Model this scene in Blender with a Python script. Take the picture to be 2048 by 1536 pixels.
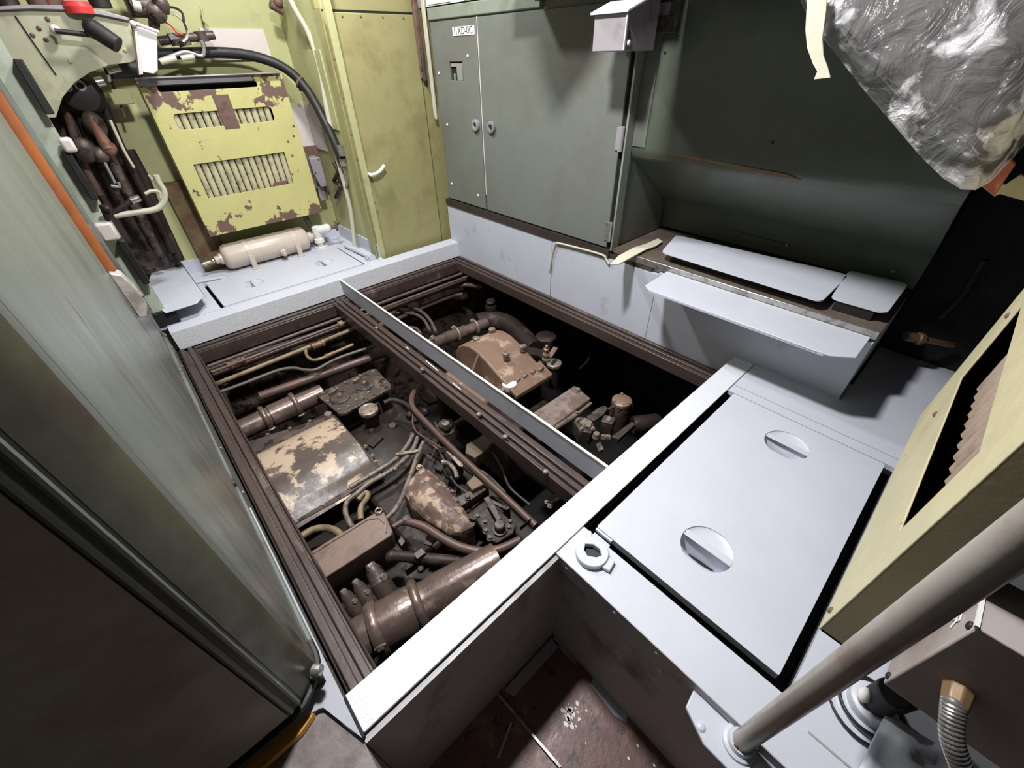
import bpy, bmesh, math, random
from mathutils import Vector, Matrix, noise
random.seed(7)
SC = bpy.context.scene
for _o in list(bpy.data.objects): bpy.data.objects.remove(_o)
COL = SC.collection

# ---------------------------------------------------------------- camera, world, lamps, exposure
cam = bpy.data.cameras.new('camera'); camo = bpy.data.objects.new('camera', cam); COL.objects.link(camo)
cam.sensor_width = 36.0; cam.lens = 36.0 * 823.67 / 2048; cam.clip_start = 0.02; cam.clip_end = 60
camo.matrix_world = Matrix(((0.737479, 0.433128, -0.518195, 0), (-0.675075, 0.450043, -0.584581, 0),
                            (-0.019989, 0.780936, 0.624291, 1.25), (0, 0, 0, 1)))
SC.camera = camo
SC.view_settings.view_transform = 'Standard'; SC.view_settings.look = 'None'
SC.view_settings.exposure = 0.0; SC.view_settings.gamma = 1.0; SC.view_settings.use_curve_mapping = False
wd = bpy.data.worlds.new('world'); SC.world = wd; wd.use_nodes = True
wd.node_tree.nodes['Background'].inputs[0].default_value = (0.9, 0.95, 1.0, 1)
wd.node_tree.nodes['Background'].inputs[1].default_value = 0.01
def lamp(name, loc, size, power, col=(1, 0.99, 0.985)):
    l = bpy.data.lights.new(name, 'AREA'); l.shape = 'DISK'; l.size = size; l.energy = power; l.color = col
    o = bpy.data.objects.new(name, l); COL.objects.link(o); o.location = loc
    return o
LAMPS = [((0.68, 1.20, 2.40), 0.22, 98.0), ((1.00, 2.70, 2.40), 0.22, 46.0)]
for _i, (_p, _s, _e) in enumerate(LAMPS): lamp('lamp_light', _p, _s, _e)

# ---------------------------------------------------------------- helpers
ORG = {}
def V(p): return Vector(p)
class MB:
    def __init__(s): s.v = []; s.f = []
    def add(s, vs, fs):
        n = len(s.v); s.v += [tuple(v) for v in vs]; s.f += [tuple(i + n for i in f) for f in fs]; return s
    def box(s, a, b):
        (x0, y0, z0), (x1, y1, z1) = a, b
        x0, x1 = min(x0, x1), max(x0, x1); y0, y1 = min(y0, y1), max(y0, y1); z0, z1 = min(z0, z1), max(z0, z1)
        return s.add([(x0,y0,z0),(x1,y0,z0),(x1,y1,z0),(x0,y1,z0),(x0,y0,z1),(x1,y0,z1),(x1,y1,z1),(x0,y1,z1)],
                     [(3,2,1,0),(4,5,6,7),(0,1,5,4),(1,2,6,5),(2,3,7,6),(3,0,4,7)])
    def obox(s, c, ax, ay, az):          # centre and three half-axis vectors
        c, ax, ay, az = V(c), V(ax), V(ay), V(az)
        P = [c+sx*ax+sy*ay+sz*az for sz in (-1,1) for sx, sy in ((-1,-1),(1,-1),(1,1),(-1,1))]
        return s.add(P, [(3,2,1,0),(4,5,6,7),(0,1,5,4),(1,2,6,5),(2,3,7,6),(3,0,4,7)])
    def prism(s, poly, d):               # polygon of 3-D points pushed along vector d
        n = len(poly); d = V(d); A = [V(p) for p in poly]; B = [p + d for p in A]
        return s.add(A + B, [tuple(range(n))[::-1], tuple(range(n, 2*n))] + [(i, (i+1) % n, n+(i+1) % n, n+i) for i in range(n)])
    def lathe(s, p0, axis, prof, seg=20, caps=True):   # prof: list of (distance along axis, radius)
        a = V(axis).normalized(); t = V((0,0,1)) if abs(a.z) < .9 else V((1,0,0))
        u = a.cross(t).normalized(); w = a.cross(u); p0 = V(p0); vs = []; fs = []
        for h, r in prof:
            for k in range(seg):
                q = 2*math.pi*k/seg; vs.append(p0 + a*h + (u*math.cos(q) + w*math.sin(q))*r)
        for i in range(len(prof)-1):
            for k in range(seg):
                k2 = (k+1) % seg; fs.append((i*seg+k, (i+1)*seg+k, (i+1)*seg+k2, i*seg+k2))
        if caps:
            fs.append(tuple(range(seg))); m = (len(prof)-1)*seg; fs.append(tuple(range(m, m+seg))[::-1])
        return s.add(vs, fs)
    def cyl(s, a, b, r, r2=None, seg=16):
        a, b = V(a), V(b); L = (b-a).length
        return s.lathe(a, b-a, [(0, r), (L, r if r2 is None else r2)], seg)
    def hexa(s, c, axis, r, h): return s.lathe(c, axis, [(0, r), (h*.8, r), (h, r*.85)], 6)
    def tube(s, path, r, seg=10, smooth=True, sub=5):
        pts = [V(p) for p in path]
        if smooth and len(pts) > 2:
            q = [2*pts[0]-pts[1]] + pts + [2*pts[-1]-pts[-2]]; out = []
            for i in range(1, len(q)-2):
                for k in range(sub):
                    t = k/sub; a, b, c, d = q[i-1], q[i], q[i+1], q[i+2]
                    out.append(.5*((2*b)+(c-a)*t+(2*a-5*b+4*c-d)*t*t+(3*b-a-3*c+d)*t**3))
            pts = out + [pts[-1]]
        vs = []; fs = []; n = len(pts); up = None
        for i, p in enumerate(pts):
            t = (pts[min(i+1, n-1)] - pts[max(i-1, 0)]).normalized()
            if up is None: up = t.orthogonal().normalized()
            up = (up - t*up.dot(t)).normalized(); w = t.cross(up)
            rr = r(i/(n-1)) if callable(r) else r
            for k in range(seg):
                a = 2*math.pi*k/seg; vs.append(p + (up*math.cos(a) + w*math.sin(a))*rr)
        for i in range(n-1):
            for k in range(seg):
                k2 = (k+1) % seg; fs.append((i*seg+k, i*seg+k2, (i+1)*seg+k2, (i+1)*seg+k))
        fs.append(tuple(range(seg))[::-1]); fs.append(tuple(range((n-1)*seg, n*seg)))
        return s.add(vs, fs)
    def torus(s, c, axis, R, r, seg=28, ss=8):
        a = V(axis).normalized(); u = a.orthogonal().normalized(); w = a.cross(u); c = V(c); vs = []; fs = []
        for i in range(seg):
            q = 2*math.pi*i/seg; d = u*math.cos(q)+w*math.sin(q)
            for k in range(ss):
                h = 2*math.pi*k/ss; vs.append(c + d*(R+r*math.cos(h)) + a*r*math.sin(h))
        for i in range(seg):
            for k in range(ss):
                i2 = (i+1) % seg; k2 = (k+1) % ss; fs.append((i*ss+k, i2*ss+k, i2*ss+k2, i*ss+k2))
        return s.add(vs, fs)
    def ball(s, c, r, sc=(1,1,1), seg=14, rings=8):
        vs = []; fs = []
        for i in range(rings+1):
            t = math.pi*i/rings
            for k in range(seg):
                q = 2*math.pi*k/seg
                vs.append((c[0]+r*sc[0]*math.sin(t)*math.cos(q), c[1]+r*sc[1]*math.sin(t)*math.sin(q), c[2]+r*sc[2]*math.cos(t)))
        for i in range(rings):
            for k in range(seg):
                k2 = (k+1) % seg; fs.append((i*seg+k, (i+1)*seg+k, (i+1)*seg+k2, i*seg+k2))
        return s.add(vs, fs)
    def holed(s, outer, holes, fn, w0, w1):   # flat plate with holes; fn(u, v, w) gives the 3-D point
        b = bmesh.new(); es = []; loops = []
        for L in [outer] + holes:
            vv = [b.verts.new((p[0], p[1], 0)) for p in L]; loops.append([tuple(p) for p in L])
            es += [b.edges.new((vv[i], vv[(i+1) % len(vv)])) for i in range(len(vv))]
        bmesh.ops.triangle_fill(b, use_beauty=True, use_dissolve=False, edges=es)
        b.verts.index_update(); vs = [v.co.copy() for v in b.verts]; tri = [tuple(v.index for v in f.verts) for f in b.faces]; b.free()
        s.add([fn(v.x, v.y, w1) for v in vs], tri); s.add([fn(v.x, v.y, w0) for v in vs], [t[::-1] for t in tri])
        for L in loops:
            n = len(L); s.add([fn(p[0], p[1], w0) for p in L] + [fn(p[0], p[1], w1) for p in L], [(i, (i+1) % n, n+(i+1) % n, n+i) for i in range(n)])
        return s
    def build(s, name, mat, parent=None, bevel=0, smooth=True, seg=2, ang=38, **tags):
        me = bpy.data.meshes.new(name)
        if parent is None:
            xs, ys, zs = zip(*s.v); o0 = V(((min(xs)+max(xs))/2, (min(ys)+max(ys))/2, min(zs)))
        else: o0 = ORG[parent.name]
        me.from_pydata([V(v)-o0 for v in s.v], [], s.f)
        b = bmesh.new(); b.from_mesh(me); bmesh.ops.remove_doubles(b, verts=b.verts, dist=1e-5)
        bmesh.ops.recalc_face_normals(b, faces=b.faces); b.to_mesh(me); b.free()
        if smooth:
            me.shade_smooth(); me.set_sharp_from_angle(angle=math.radians(ang))
        o = bpy.data.objects.new(name, me); COL.objects.link(o); ORG[o.name] = o0
        if mat: me.materials.append(mat)
        if parent is None: o.location = o0
        else: o.parent = parent
        if bevel:
            m = o.modifiers.new('bevel', 'BEVEL'); m.width = bevel; m.segments = seg; m.limit_method = 'ANGLE'; m.angle_limit = math.radians(42); m.harden_normals = False
        for k, v in tags.items(): o[k] = v
        return o
def thing(name, label, cat, loc, group=None):
    o = bpy.data.objects.new(name, None); COL.objects.link(o); o.location = loc; ORG[o.name] = V(loc); o.empty_display_size = .05
    o['label'] = label; o['category'] = cat
    if group: o['group'] = group
    return o
def one(name, mb, mat, label, cat, group=None, **k):
    o = mb.build(name, mat, None, **k); o['label'] = label; o['category'] = cat
    if group: o['group'] = group
    return o
def st(name, mb, mat, parent=None, **k):
    o = mb.build(name, mat, parent, **k)
    if parent is None: o['kind'] = 'structure'
    return o
def arc(cx, cy, r, a0, a1, n=6): return [(cx+r*math.cos(math.radians(a0+(a1-a0)*i/n)), cy+r*math.sin(math.radians(a0+(a1-a0)*i/n))) for i in range(n+1)]
def rrect(x0, y0, x1, y1, r, n=4):
    return arc(x1-r, y1-r, r, 0, 90, n) + arc(x0+r, y1-r, r, 90, 180, n) + arc(x0+r, y0+r, r, 180, 270, n) + arc(x1-r, y0+r, r, 270, 360, n)
def circ(cx, cy, r, n=28): return [(cx+r*math.cos(2*math.pi*i/n), cy+r*math.sin(2*math.pi*i/n)) for i in range(n)]
XY = lambda u, v, w: (u, v, w)
def YZ(u, v, w): return (w, u, v)
def XZ(u, v, w): return (u, w, v)
def mid(a, b, t=.5): return tuple(a[i]*(1-t)+b[i]*t for i in range(3))
def off(p, d): return tuple(p[i]+d[i] for i in range(3))
_bolt = {}
def bolt(p, r, mat, parent, h=None, axis=(0,0,1), name='bolt'):
    key = (round(r, 4), mat.name, h, axis)
    if key not in _bolt:
        m = MB(); h_ = h or r*.9; m.lathe((0,0,0), axis, [(0, r*1.35), (h_*.25, r*1.35)], 12); m.hexa(V(axis).normalized()*h_*.25, axis, r, h_)
        o = m.build(name, mat, None); _bolt[key] = o.data; bpy.data.objects.remove(o)
        ORG.clear() if False else None
        # mesh origin is its bounding centre, so re-centre on the seat
        zs = [v.co.copy() for v in _bolt[key].vertices]
        mv = V(axis).normalized(); lo = min(v.dot(mv) for v in zs); c = sum((v for v in zs), V((0,0,0)))/len(zs); c = c - mv*(c.dot(mv)) + mv*lo
        for v in _bolt[key].vertices: v.co -= c
    o = bpy.data.objects.new(name, _bolt[key]); COL.objects.link(o); o.parent = parent; o.location = V(p)-ORG[parent.name]; ORG[o.name] = ORG[parent.name]
    return o

# ---------------------------------------------------------------- materials
def S(r, g, b):
    f = lambda c: (c/255/12.92 if c <= 10 else ((c/255+.055)/1.055)**2.4)
    return (f(r), f(g), f(b), 1)
def M(name, base, alt=None, thr=.6, soft=.03, sc=6, rough=.5, metal=0, bump=0, bsc=80, var=.18, zb=None, stretch=(1,1,1), alt_rough=None, alt2=None, thr2=.7, spec=.5, coat=0):
    m = bpy.data.materials.new(name); m.use_nodes = True; nt = m.node_tree; N = nt.nodes; L = nt.links; bs = N['Principled BSDF']
    tc = N.new('ShaderNodeTexCoord'); mp = N.new('ShaderNodeMapping'); mp.inputs['Scale'].default_value = stretch; L.new(tc.outputs['Object'], mp.inputs[0])
    def nz(scale, det=8, r=.62, src=mp):
        n = N.new('ShaderNodeTexNoise'); n.inputs['Scale'].default_value = scale; n.inputs['Detail'].default_value = det; n.inputs['Roughness'].default_value = r
        L.new(src.outputs[0], n.inputs['Vector']); return n
    def mr(src, a, b, c=0, d=1):
        n = N.new('ShaderNodeMapRange'); n.inputs[1].default_value = a; n.inputs[2].default_value = b; n.inputs[3].default_value = c; n.inputs[4].default_value = d
        L.new(src, n.inputs[0]); return n.outputs[0]
    def mix(fac, a, b):
        n = N.new('ShaderNodeMix'); n.data_type = 'RGBA'
        if fac is not None: L.new(fac, n.inputs[0])
        for i, x in ((6, a), (7, b)):
            if hasattr(x, 'is_output') or hasattr(x, 'links'): L.new(x, n.inputs[i])
            else: n.inputs[i].default_value = x
        return n.outputs[2]
    dk = tuple(c*(1-var) for c in base[:3])+(1,); lt = tuple(min(1, c*(1+var*.6)) for c in base[:3])+(1,)
    v1 = nz(sc*.45+1.3, 5, .6); col = mix(mr(v1.outputs[0], .32, .68), dk, lt); fac = None
    if alt:
        n1 = nz(sc); src = n1.outputs[0]
        if zb:
            sx = N.new('ShaderNodeSeparateXYZ'); L.new(tc.outputs['Object'], sx.inputs[0])
            for z0, z1, k, *ax in zb:
                b = mr(sx.outputs[ax[0] if ax else 'Z'], z0, z1, 0, k); ad = N.new('ShaderNodeMath'); ad.operation = 'ADD'; L.new(src, ad.inputs[0]); L.new(b, ad.inputs[1]); src = ad.outputs[0]
        fac = mr(src, thr-soft, thr+soft); col = mix(fac, col, alt)
    if alt2:
        n2 = nz(sc*1.7+.7); col = mix(mr(n2.outputs[0], thr2-.03, thr2+.03), col, alt2)
    L.new(col, bs.inputs['Base Color']); bs.inputs['Metallic'].default_value = metal; bs.inputs['Specular IOR Level'].default_value = spec
    rn = nz(sc*2.5+3, 4); rs = mr(rn.outputs[0], .3, .7, max(.03, rough-.08), min(1, rough+.1))
    L.new(rs, bs.inputs['Roughness'])
    if coat: bs.inputs['Coat Weight'].default_value = coat
    if bump:
        bn = nz(bsc, 4); bp = N.new('ShaderNodeBump'); bp.inputs['Strength'].default_value = bump; bp.inputs['Distance'].default_value = .004
        L.new(bn.outputs[0], bp.inputs['Height']); L.new(bp.outputs[0], bs.inputs['Normal'])
    return m
GREY = M('fresh_grey_paint', S(193,196,207), rough=.36, bump=.12, bsc=160, var=.035)
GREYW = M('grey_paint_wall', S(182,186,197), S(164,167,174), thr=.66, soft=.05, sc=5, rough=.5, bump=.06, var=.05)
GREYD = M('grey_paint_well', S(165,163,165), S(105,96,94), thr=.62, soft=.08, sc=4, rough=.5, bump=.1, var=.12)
FLOORM = M('red_brown_floor', S(112,82,76), S(140,112,100), thr=.62, soft=.06, sc=9, rough=.42, bump=.25, bsc=60, var=.3, alt2=S(60,42,38), thr2=.62)
BEAMW = M('beam_paint', S(214,216,222), rough=.27, bump=.6, bsc=120, var=.04)
OLIVE = M('olive_door_paint', S(156,150,104), S(124,108,74), thr=.62, soft=.12, sc=2.6, rough=.48, bump=.22, bsc=220, var=.12)
LIME = M('pale_green_wall_paint', S(176,176,128), S(146,132,92), thr=.68, soft=.1, sc=3.2, rough=.5, bump=.08, var=.1)
YELL = M('chipped_yellow_paint', S(190,185,124), S(108,84,75), thr=.645, soft=.008, sc=9, rough=.5, bump=.3, bsc=70, var=.08, zb=[(.68,.80,.15),(.20,.02,.12)])
YELLP = M('faded_yellow_paint', S(190,182,146), S(120,92,76), thr=.70, soft=.01, sc=11, rough=.5, bump=.2, var=.1)
CREAM = M('cream_radiator_slat', S(186,180,146), S(120,106,88), thr=.6, soft=.1, sc=14, rough=.55, var=.15)
TAN = M('tan_slat', S(158,140,126), S(132,114,104), thr=.6, soft=.1, sc=14, rough=.6, var=.12)
RUST = M('brown_primer', S(106,82,72), S(88,64,56), thr=.55, sc=8, rough=.6, bump=.15)
CABG = M('grey_green_cabinet_paint', S(108,113,107), S(98,96,89), thr=.58, soft=.14, sc=2.2, rough=.36, bump=.06, bsc=160, var=.07, alt2=S(80,68,60), thr2=.735)
CABL = M('pale_grey_green_paint', S(128,136,124), S(112,110,98), thr=.6, soft=.1, sc=4, rough=.4, bump=.08, var=.08)
CABLL = M('left_cabinet_paint', S(104,109,103), S(84,78,70), thr=.60, soft=.08, sc=4.5, rough=.36, bump=.15, var=.2, stretch=(1,1,.3), alt2=S(60,52,46), thr2=.68)
CABD = M('left_cabinet_door_paint', S(164,162,140), S(112,96,86), thr=.52, soft=.14, sc=1.6, rough=.4, bump=.12, bsc=70, var=.15)
DGREEN = M('dark_green_panel', S(80,87,76), S(72,76,66), thr=.6, soft=.1, sc=3, rough=.34, bump=.05, var=.06)
LINO = M('brown_linoleum', S(104,92,84), S(86,74,66), thr=.55, soft=.1, sc=7, rough=.5, bump=.15, var=.15)
BLACK = M('black_rubber', S(28,27,27), rough=.55, bump=.15, var=.25)
DARK = M('dark_void', S(20,18,17), rough=.8, var=.3)
GRIME = M('oily_brown_iron', S(72,60,55), S(108,92,82), thr=.60, soft=.06, sc=9, rough=.45, bump=.5, bsc=45, var=.35, alt2=S(34,28,26), thr2=.56)
GRIMD = M('dark_oily_iron', S(44,36,33), S(80,66,58), thr=.64, soft=.06, sc=11, rough=.5, bump=.5, bsc=45, var=.4, spec=.3)
PIPE = M('brown_pipe', S(92,78,70), S(70,56,50), thr=.55, soft=.08, sc=10, rough=.5, bump=.2, var=.25)
PIPEB = M('beige_pipe', S(134,116,88), S(98,80,62), thr=.58, soft=.08, sc=12, rough=.5, bump=.2, var=.2)
BRASS = M('brown_brass', S(124,100,72), S(92,72,54), thr=.58, soft=.08, sc=14, rough=.45, metal=.2, var=.2)
REDP = M('red_brown_pipe', S(84,64,58), S(104,62,55), thr=.64, soft=.08, sc=7, rough=.42, var=.2)
DUCT = M('shiny_brown_duct', S(100,84,78), S(136,118,108), thr=.62, soft=.05, sc=12, rough=.3, metal=.3, bump=.25, bsc=50, var=.25)
COVER = M('flaking_cream_cover', S(88,76,71), S(176,156,134), thr=.56, soft=.02, sc=6, rough=.40, bump=.4, bsc=30, var=.25, alt2=S(100,84,78), thr2=.60, zb=[(-.28,.12,.20,'Y')])
CAST = M('flaking_rust_casting', S(104,84,76), S(166,142,124), thr=.53, soft=.04, sc=18, rough=.5, bump=.8, bsc=40, var=.25)
ORANGEC = M('orange_brown_casting', S(126,100,84), S(172,152,134), thr=.60, soft=.05, sc=8, rough=.48, bump=.25, var=.22)
BOLTM = M('worn_bolt_steel', S(146,132,120), S(92,78,70), thr=.56, soft=.06, sc=30, rough=.4, metal=.4, var=.2)
STEEL = M('bare_steel', S(186,184,180), S(130,126,120), thr=.6, soft=.08, sc=20, rough=.28, metal=.8, var=.12)
WHITE = M('white_paint', S(222,220,216), S(190,184,176), thr=.66, soft=.06, sc=10, rough=.45, var=.05)
TANKM = M('beige_tank_paint', S(196,184,170), S(150,132,120), thr=.66, soft=.04, sc=14, rough=.34, var=.06)
PINKW = M('pale_pinkish_panel', S(204,194,190), rough=.5, var=.05)
BOXG = M('aluminium_grey_box', S(150,146,150), S(120,116,118), thr=.62, soft=.08, sc=8, rough=.42, metal=.2, var=.1)
ELBOX = M('dusty_electric_box', S(168,158,155), S(136,122,116), thr=.6, soft=.12, sc=5, rough=.45, var=.12)
POLEM = M('worn_pole_paint', S(160,154,146), S(132,108,96), thr=.6, soft=.08, sc=6, rough=.34, metal=.15, bump=.06, var=.15)
ORANGE = M('orange_strip_paint', S(150,86,44), S(112,62,46), thr=.56, soft=.12, sc=4, rough=.45, var=.2)
CLAMPM = M('clamp_steel', S(120,102,94), S(84,70,64), thr=.6, soft=.08, sc=16, rough=.28, metal=.5, var=.2)
OCHRE = M('ochre_skirting', S(196,142,66), S(120,94,56), thr=.62, soft=.1, sc=8, rough=.5, var=.2)
TAPE = M('cream_masking_tape', S(206,202,182), rough=.6, bump=.2, bsc=60, var=.06)
CORD = M('cream_cord', S(188,184,166), rough=.5, var=.1)
RED = M('red_plastic', S(205,60,62), rough=.4)
PAPER = M('white_paper', S(226,224,226), S(188,186,192), thr=.6, soft=.1, sc=20, rough=.7, var=.05)
BODY = M('desk_dark_paint', S(66,64,60), rough=.4, var=.2)
WORN = M('worn_floor_plate', S(136,132,130), S(98,84,80), thr=.52, soft=.1, sc=5, rough=.4, bump=.15, var=.15)
DGREY = M('dark_grey_label', S(84,82,80), S(60,58,56), thr=.55, sc=25, rough=.5)
INK = M('dark_ink', S(58,54,52), rough=.6)
COPPER = M('copper_fitting', S(138,98,80), S(96,70,60), thr=.52, sc=14, rough=.45, metal=.2)
def film_mat():
    m = bpy.data.materials.new('film_painted_glints'); m.use_nodes = True; nt = m.node_tree; N = nt.nodes; L = nt.links; bs = N['Principled BSDF']
    bs.inputs['Base Color'].default_value = S(222,220,224); bs.inputs['Roughness'].default_value = .12; bs.inputs['Specular IOR Level'].default_value = 1.0
    tc = N.new('ShaderNodeTexCoord'); n = N.new('ShaderNodeTexNoise'); n.inputs['Scale'].default_value = 13; n.inputs['Detail'].default_value = 5; n.inputs['Distortion'].default_value = 1.2
    L.new(tc.outputs['Object'], n.inputs['Vector']); bp = N.new('ShaderNodeBump'); bp.inputs['Strength'].default_value = .8; bp.inputs['Distance'].default_value = .03
    L.new(n.outputs[0], bp.inputs['Height']); L.new(bp.outputs[0], bs.inputs['Normal'])
    n2 = N.new('ShaderNodeTexNoise'); n2.inputs['Scale'].default_value = 9; n2.inputs['Detail'].default_value = 5; n2.inputs['Distortion'].default_value = .8; L.new(tc.outputs['Object'], n2.inputs['Vector'])
    r = N.new('ShaderNodeMapRange'); r.inputs[1].default_value = .52; r.inputs[2].default_value = .64; r.inputs[3].default_value = .07; r.inputs[4].default_value = .85  # whitish opaque patches stand in for highlights on the crumples
    sx = N.new('ShaderNodeSeparateXYZ'); L.new(tc.outputs['Object'], sx.inputs[0]); zr = N.new('ShaderNodeMapRange'); zr.inputs[1].default_value = .30; zr.inputs[2].default_value = .02; zr.inputs[3].default_value = -.06; zr.inputs[4].default_value = .13; L.new(sx.outputs['Z'], zr.inputs[0])
    ad = N.new('ShaderNodeMath'); ad.operation = 'ADD'; L.new(n2.outputs[0], ad.inputs[0]); L.new(zr.outputs[0], ad.inputs[1]); L.new(ad.outputs[0], r.inputs[0]); L.new(r.outputs[0], bs.inputs['Alpha'])
    return m
FILM = film_mat()
# ---------------------------------------------------------------- room shell
st('ceiling', MB().box((-1.6,-1.9,2.52),(3.0,4.0,2.57)), M('dull_ceiling_paint', S(96,95,90), rough=.6))
st('floor', MB().box((-1.6,-1.9,-.70),(.60,.425,-.64)), FLOORM)
st('wall_far', MB().box((-1.6,3.85,-.3),(1.42,3.93,2.52)), LIME)
st('wall_near', MB().box((-1.6,-1.9,-.7),(3.0,-1.85,2.52)), BODY)
st('wall_left', MB().box((-1.65,-1.9,-.7),(-1.6,4.0,2.52)), BODY)
st('wall_right_outer', MB().box((2.72,-1.9,-.3),(2.78,4.0,2.52)), DARK)
wd_ = MB().box((1.375,3.10,-.1),(1.42,3.85,2.0)); st('wall_door_return', wd_, LIME)
st('wall_door', MB().box((1.335,3.14,1.482),(2.2,3.18,2.52)), OLIVE)
st('trim_8', MB().box((1.335,3.08,-.1),(1.344,3.16,1.481)), OLIVE)
st('trim_9', MB().box((1.991,3.125,-.1),(2.2,3.18,1.481)), OLIVE)
st('wall_right', MB().box((2.04,1.0,1.505),(2.10,3.14,2.52)), WHITE)
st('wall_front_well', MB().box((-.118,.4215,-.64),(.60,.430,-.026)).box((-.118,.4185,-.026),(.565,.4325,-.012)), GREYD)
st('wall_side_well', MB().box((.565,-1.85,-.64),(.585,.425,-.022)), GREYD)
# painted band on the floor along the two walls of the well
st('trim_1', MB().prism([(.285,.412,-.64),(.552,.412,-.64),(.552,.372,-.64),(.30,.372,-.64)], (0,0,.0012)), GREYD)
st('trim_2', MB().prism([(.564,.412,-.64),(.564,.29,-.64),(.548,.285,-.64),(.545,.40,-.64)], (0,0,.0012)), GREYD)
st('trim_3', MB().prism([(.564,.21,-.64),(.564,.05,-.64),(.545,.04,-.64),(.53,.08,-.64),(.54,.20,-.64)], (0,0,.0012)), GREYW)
# paint splashes on the brown floor
sp = MB()
for k in range(26):
    a = random.uniform(0, 6.28); d = random.uniform(0, .045); c = (.42+d*math.cos(a), .20+d*math.sin(a), -.64); r = random.uniform(.002,.008)
    sp.prism([(c[0]+r*math.cos(t), c[1]+r*random.uniform(.5,2.2)*math.sin(t), -.64) for t in [i*1.047 for i in range(6)]], (0,0,.001))
for k in range(14):
    c = (random.uniform(.2,.55), random.uniform(-.25,.2)); r = random.uniform(.002,.005)
    sp.prism([(c[0]+r*math.cos(t), c[1]+r*1.4*math.sin(t), -.64) for t in [i*1.047 for i in range(6)]], (0,0,.001))
o = one('paint_splash', sp, WHITE, 'spatter of white paint drips on the red-brown floor of the well', 'paint splash'); o['kind'] = 'stuff'
one('floor_edge_strip', MB().obox((.268,.28,-.632),(.004,.0,0),(.012,-.16,0),(0,0,.008)), STEEL, 'thin bright metal edge strip standing along the brown well floor', 'metal strip')
one('floor_edge_angle', MB().obox((.19,.30,-.634),(.05,.02,0),(.0015,-.004,0),(0,0,.006)), STEEL, 'short thin metal edging left of the long floor strip', 'metal strip')
# ---- platform with the large hatch
PX0, PX1 = .565, 1.735
hole = [(.692,-.212),(1.738,-.212),(1.738,.432),(.692,.432)]
st('floor_platform', MB().holed([(.555,-1.2),(1.795,-1.2),(1.795,.432),(.555,.432)], [hole], XY, -.022, 0), GREY)
st('floor_platform_strip', MB().box((1.7985,-1.2,-.022),(2.035,.432,.0005)).box((2.035,-1.2,-.022),(2.72,.05,.0)), GREY)
st('trim_4', MB().box((.64,-.26,-.10),(1.78,.432,-.075)).box((.685,-.22,-.08),(.692,.432,-.022)).box((.69,-.222,-.08),(1.74,-.213,-.022)), DARK)
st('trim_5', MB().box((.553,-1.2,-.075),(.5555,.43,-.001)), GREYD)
for k, (yy, zz) in enumerate(((.30,-.03),(.02,-.03),(.33,-.085),(.12,-.055),(-.03,-.04))):
    pass
rv = thing('rivet_row', 'row of small grey rivet heads along the rim of the platform side', 'rivets', (.55,.1,-.05))
for yy, zz in ((.385,-.03),(.20,-.025),(.06,-.03),(.03,-.10),(-.06,-.055),(-.30,-.03)):
    MB().ball((.5545,yy,zz), .008, (.5,1,1), 10, 6).build('rivet', GREY, rv)
# hatch lid with two recessed handles
def hatch(name, label, x0, x1, y0, y1, ztop, cups, r, grp):
    t = thing(name, label, 'hatch lid', ((x0+x1)/2, (y0+y1)/2, ztop-.035), grp)
    MB().holed(rrect(x0,y0,x1,y1,.006), [circ(c[0],c[1],r) for c in cups], XY, ztop-.028, ztop).build('lid_plate', GREY, t, bevel=.003)
    for c in cups:
        m = MB(); nr, ns = 16, 48; vs = []
        for a in range(nr+1):                      # dished cup, deeper on the side one reaches under the bar
            for k in range(ns):
                q = 2*math.pi*k/ns; rr = r*1.03*(1-a/nr*.999); x, y = rr*math.cos(q), rr*math.sin(q)
                e = max(0, 1-(rr/r)**2)**.5; u = x/r
                dz = e*((.10*max(0, min(1, 1.0+u*1.15))) if u < .0 else .014+.030*max(0,(.16-u)/.16)) if a else 0
                vs.append((c[0]+x, c[1]+y, ztop-.0015-dz))
        m.add(vs, [(a*ns+k, a*ns+(k+1) % ns, (a+1)*ns+(k+1) % ns, (a+1)*ns+k) for a in range(nr) for k in range(ns)])
        cup = m.build('handle_cup', GREY, t, ang=60)
        MB().box((c[0]-.004, c[1]-r*.99, ztop-.006), (c[0]+.022, c[1]+r*.97, ztop-.001)).build('grip_bar', GREY, cup, bevel=.002)
    return t
hatch('hatch_lid', 'large light grey hatch lid with two round recessed grips in the near platform', .722, 1.728, -.180, .402, .004, [(.915,.113),(1.566,.113)], .080, 'hatch lids')
one('lid_slot_bracket', MB().box((.712,.335,-.01),(.721,.40,.002)).box((.700,.335,-.024),(.712,.40,-.018)), GREY, 'slim grey bracket at the corner of the large hatch lid beside the socket', 'bracket', bevel=.001)
# round socket in the platform corner
sk = thing('round_socket', 'raised round grey socket with dark hole in the platform corner', 'socket', (.632,.352,0))
MB().holed(circ(.632,.352,.052), [[(.610,.352),(.618,.372),(.636,.383),(.652,.365),(.656,.340),(.645,.322),(.626,.330)]], XY, 0.0005, .022).build('socket_ring', GREY, sk, bevel=.003)
MB().lathe((.632,.352,-.02),(0,0,1),[(0,.034),(.0205,.034)],20).build('socket_hole', BLACK, sk)
MB().obox((.640,.292,.008),(.020,.004,0),(-.003,.012,0),(0,0,.007)).build('socket_lug', GREY, sk, bevel=.003)
MB().obox((.672,.395,.008),(.012,.012,0),(-.006,.006,0),(0,0,.007)).build('socket_lug', GREY, sk, bevel=.003)
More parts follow.
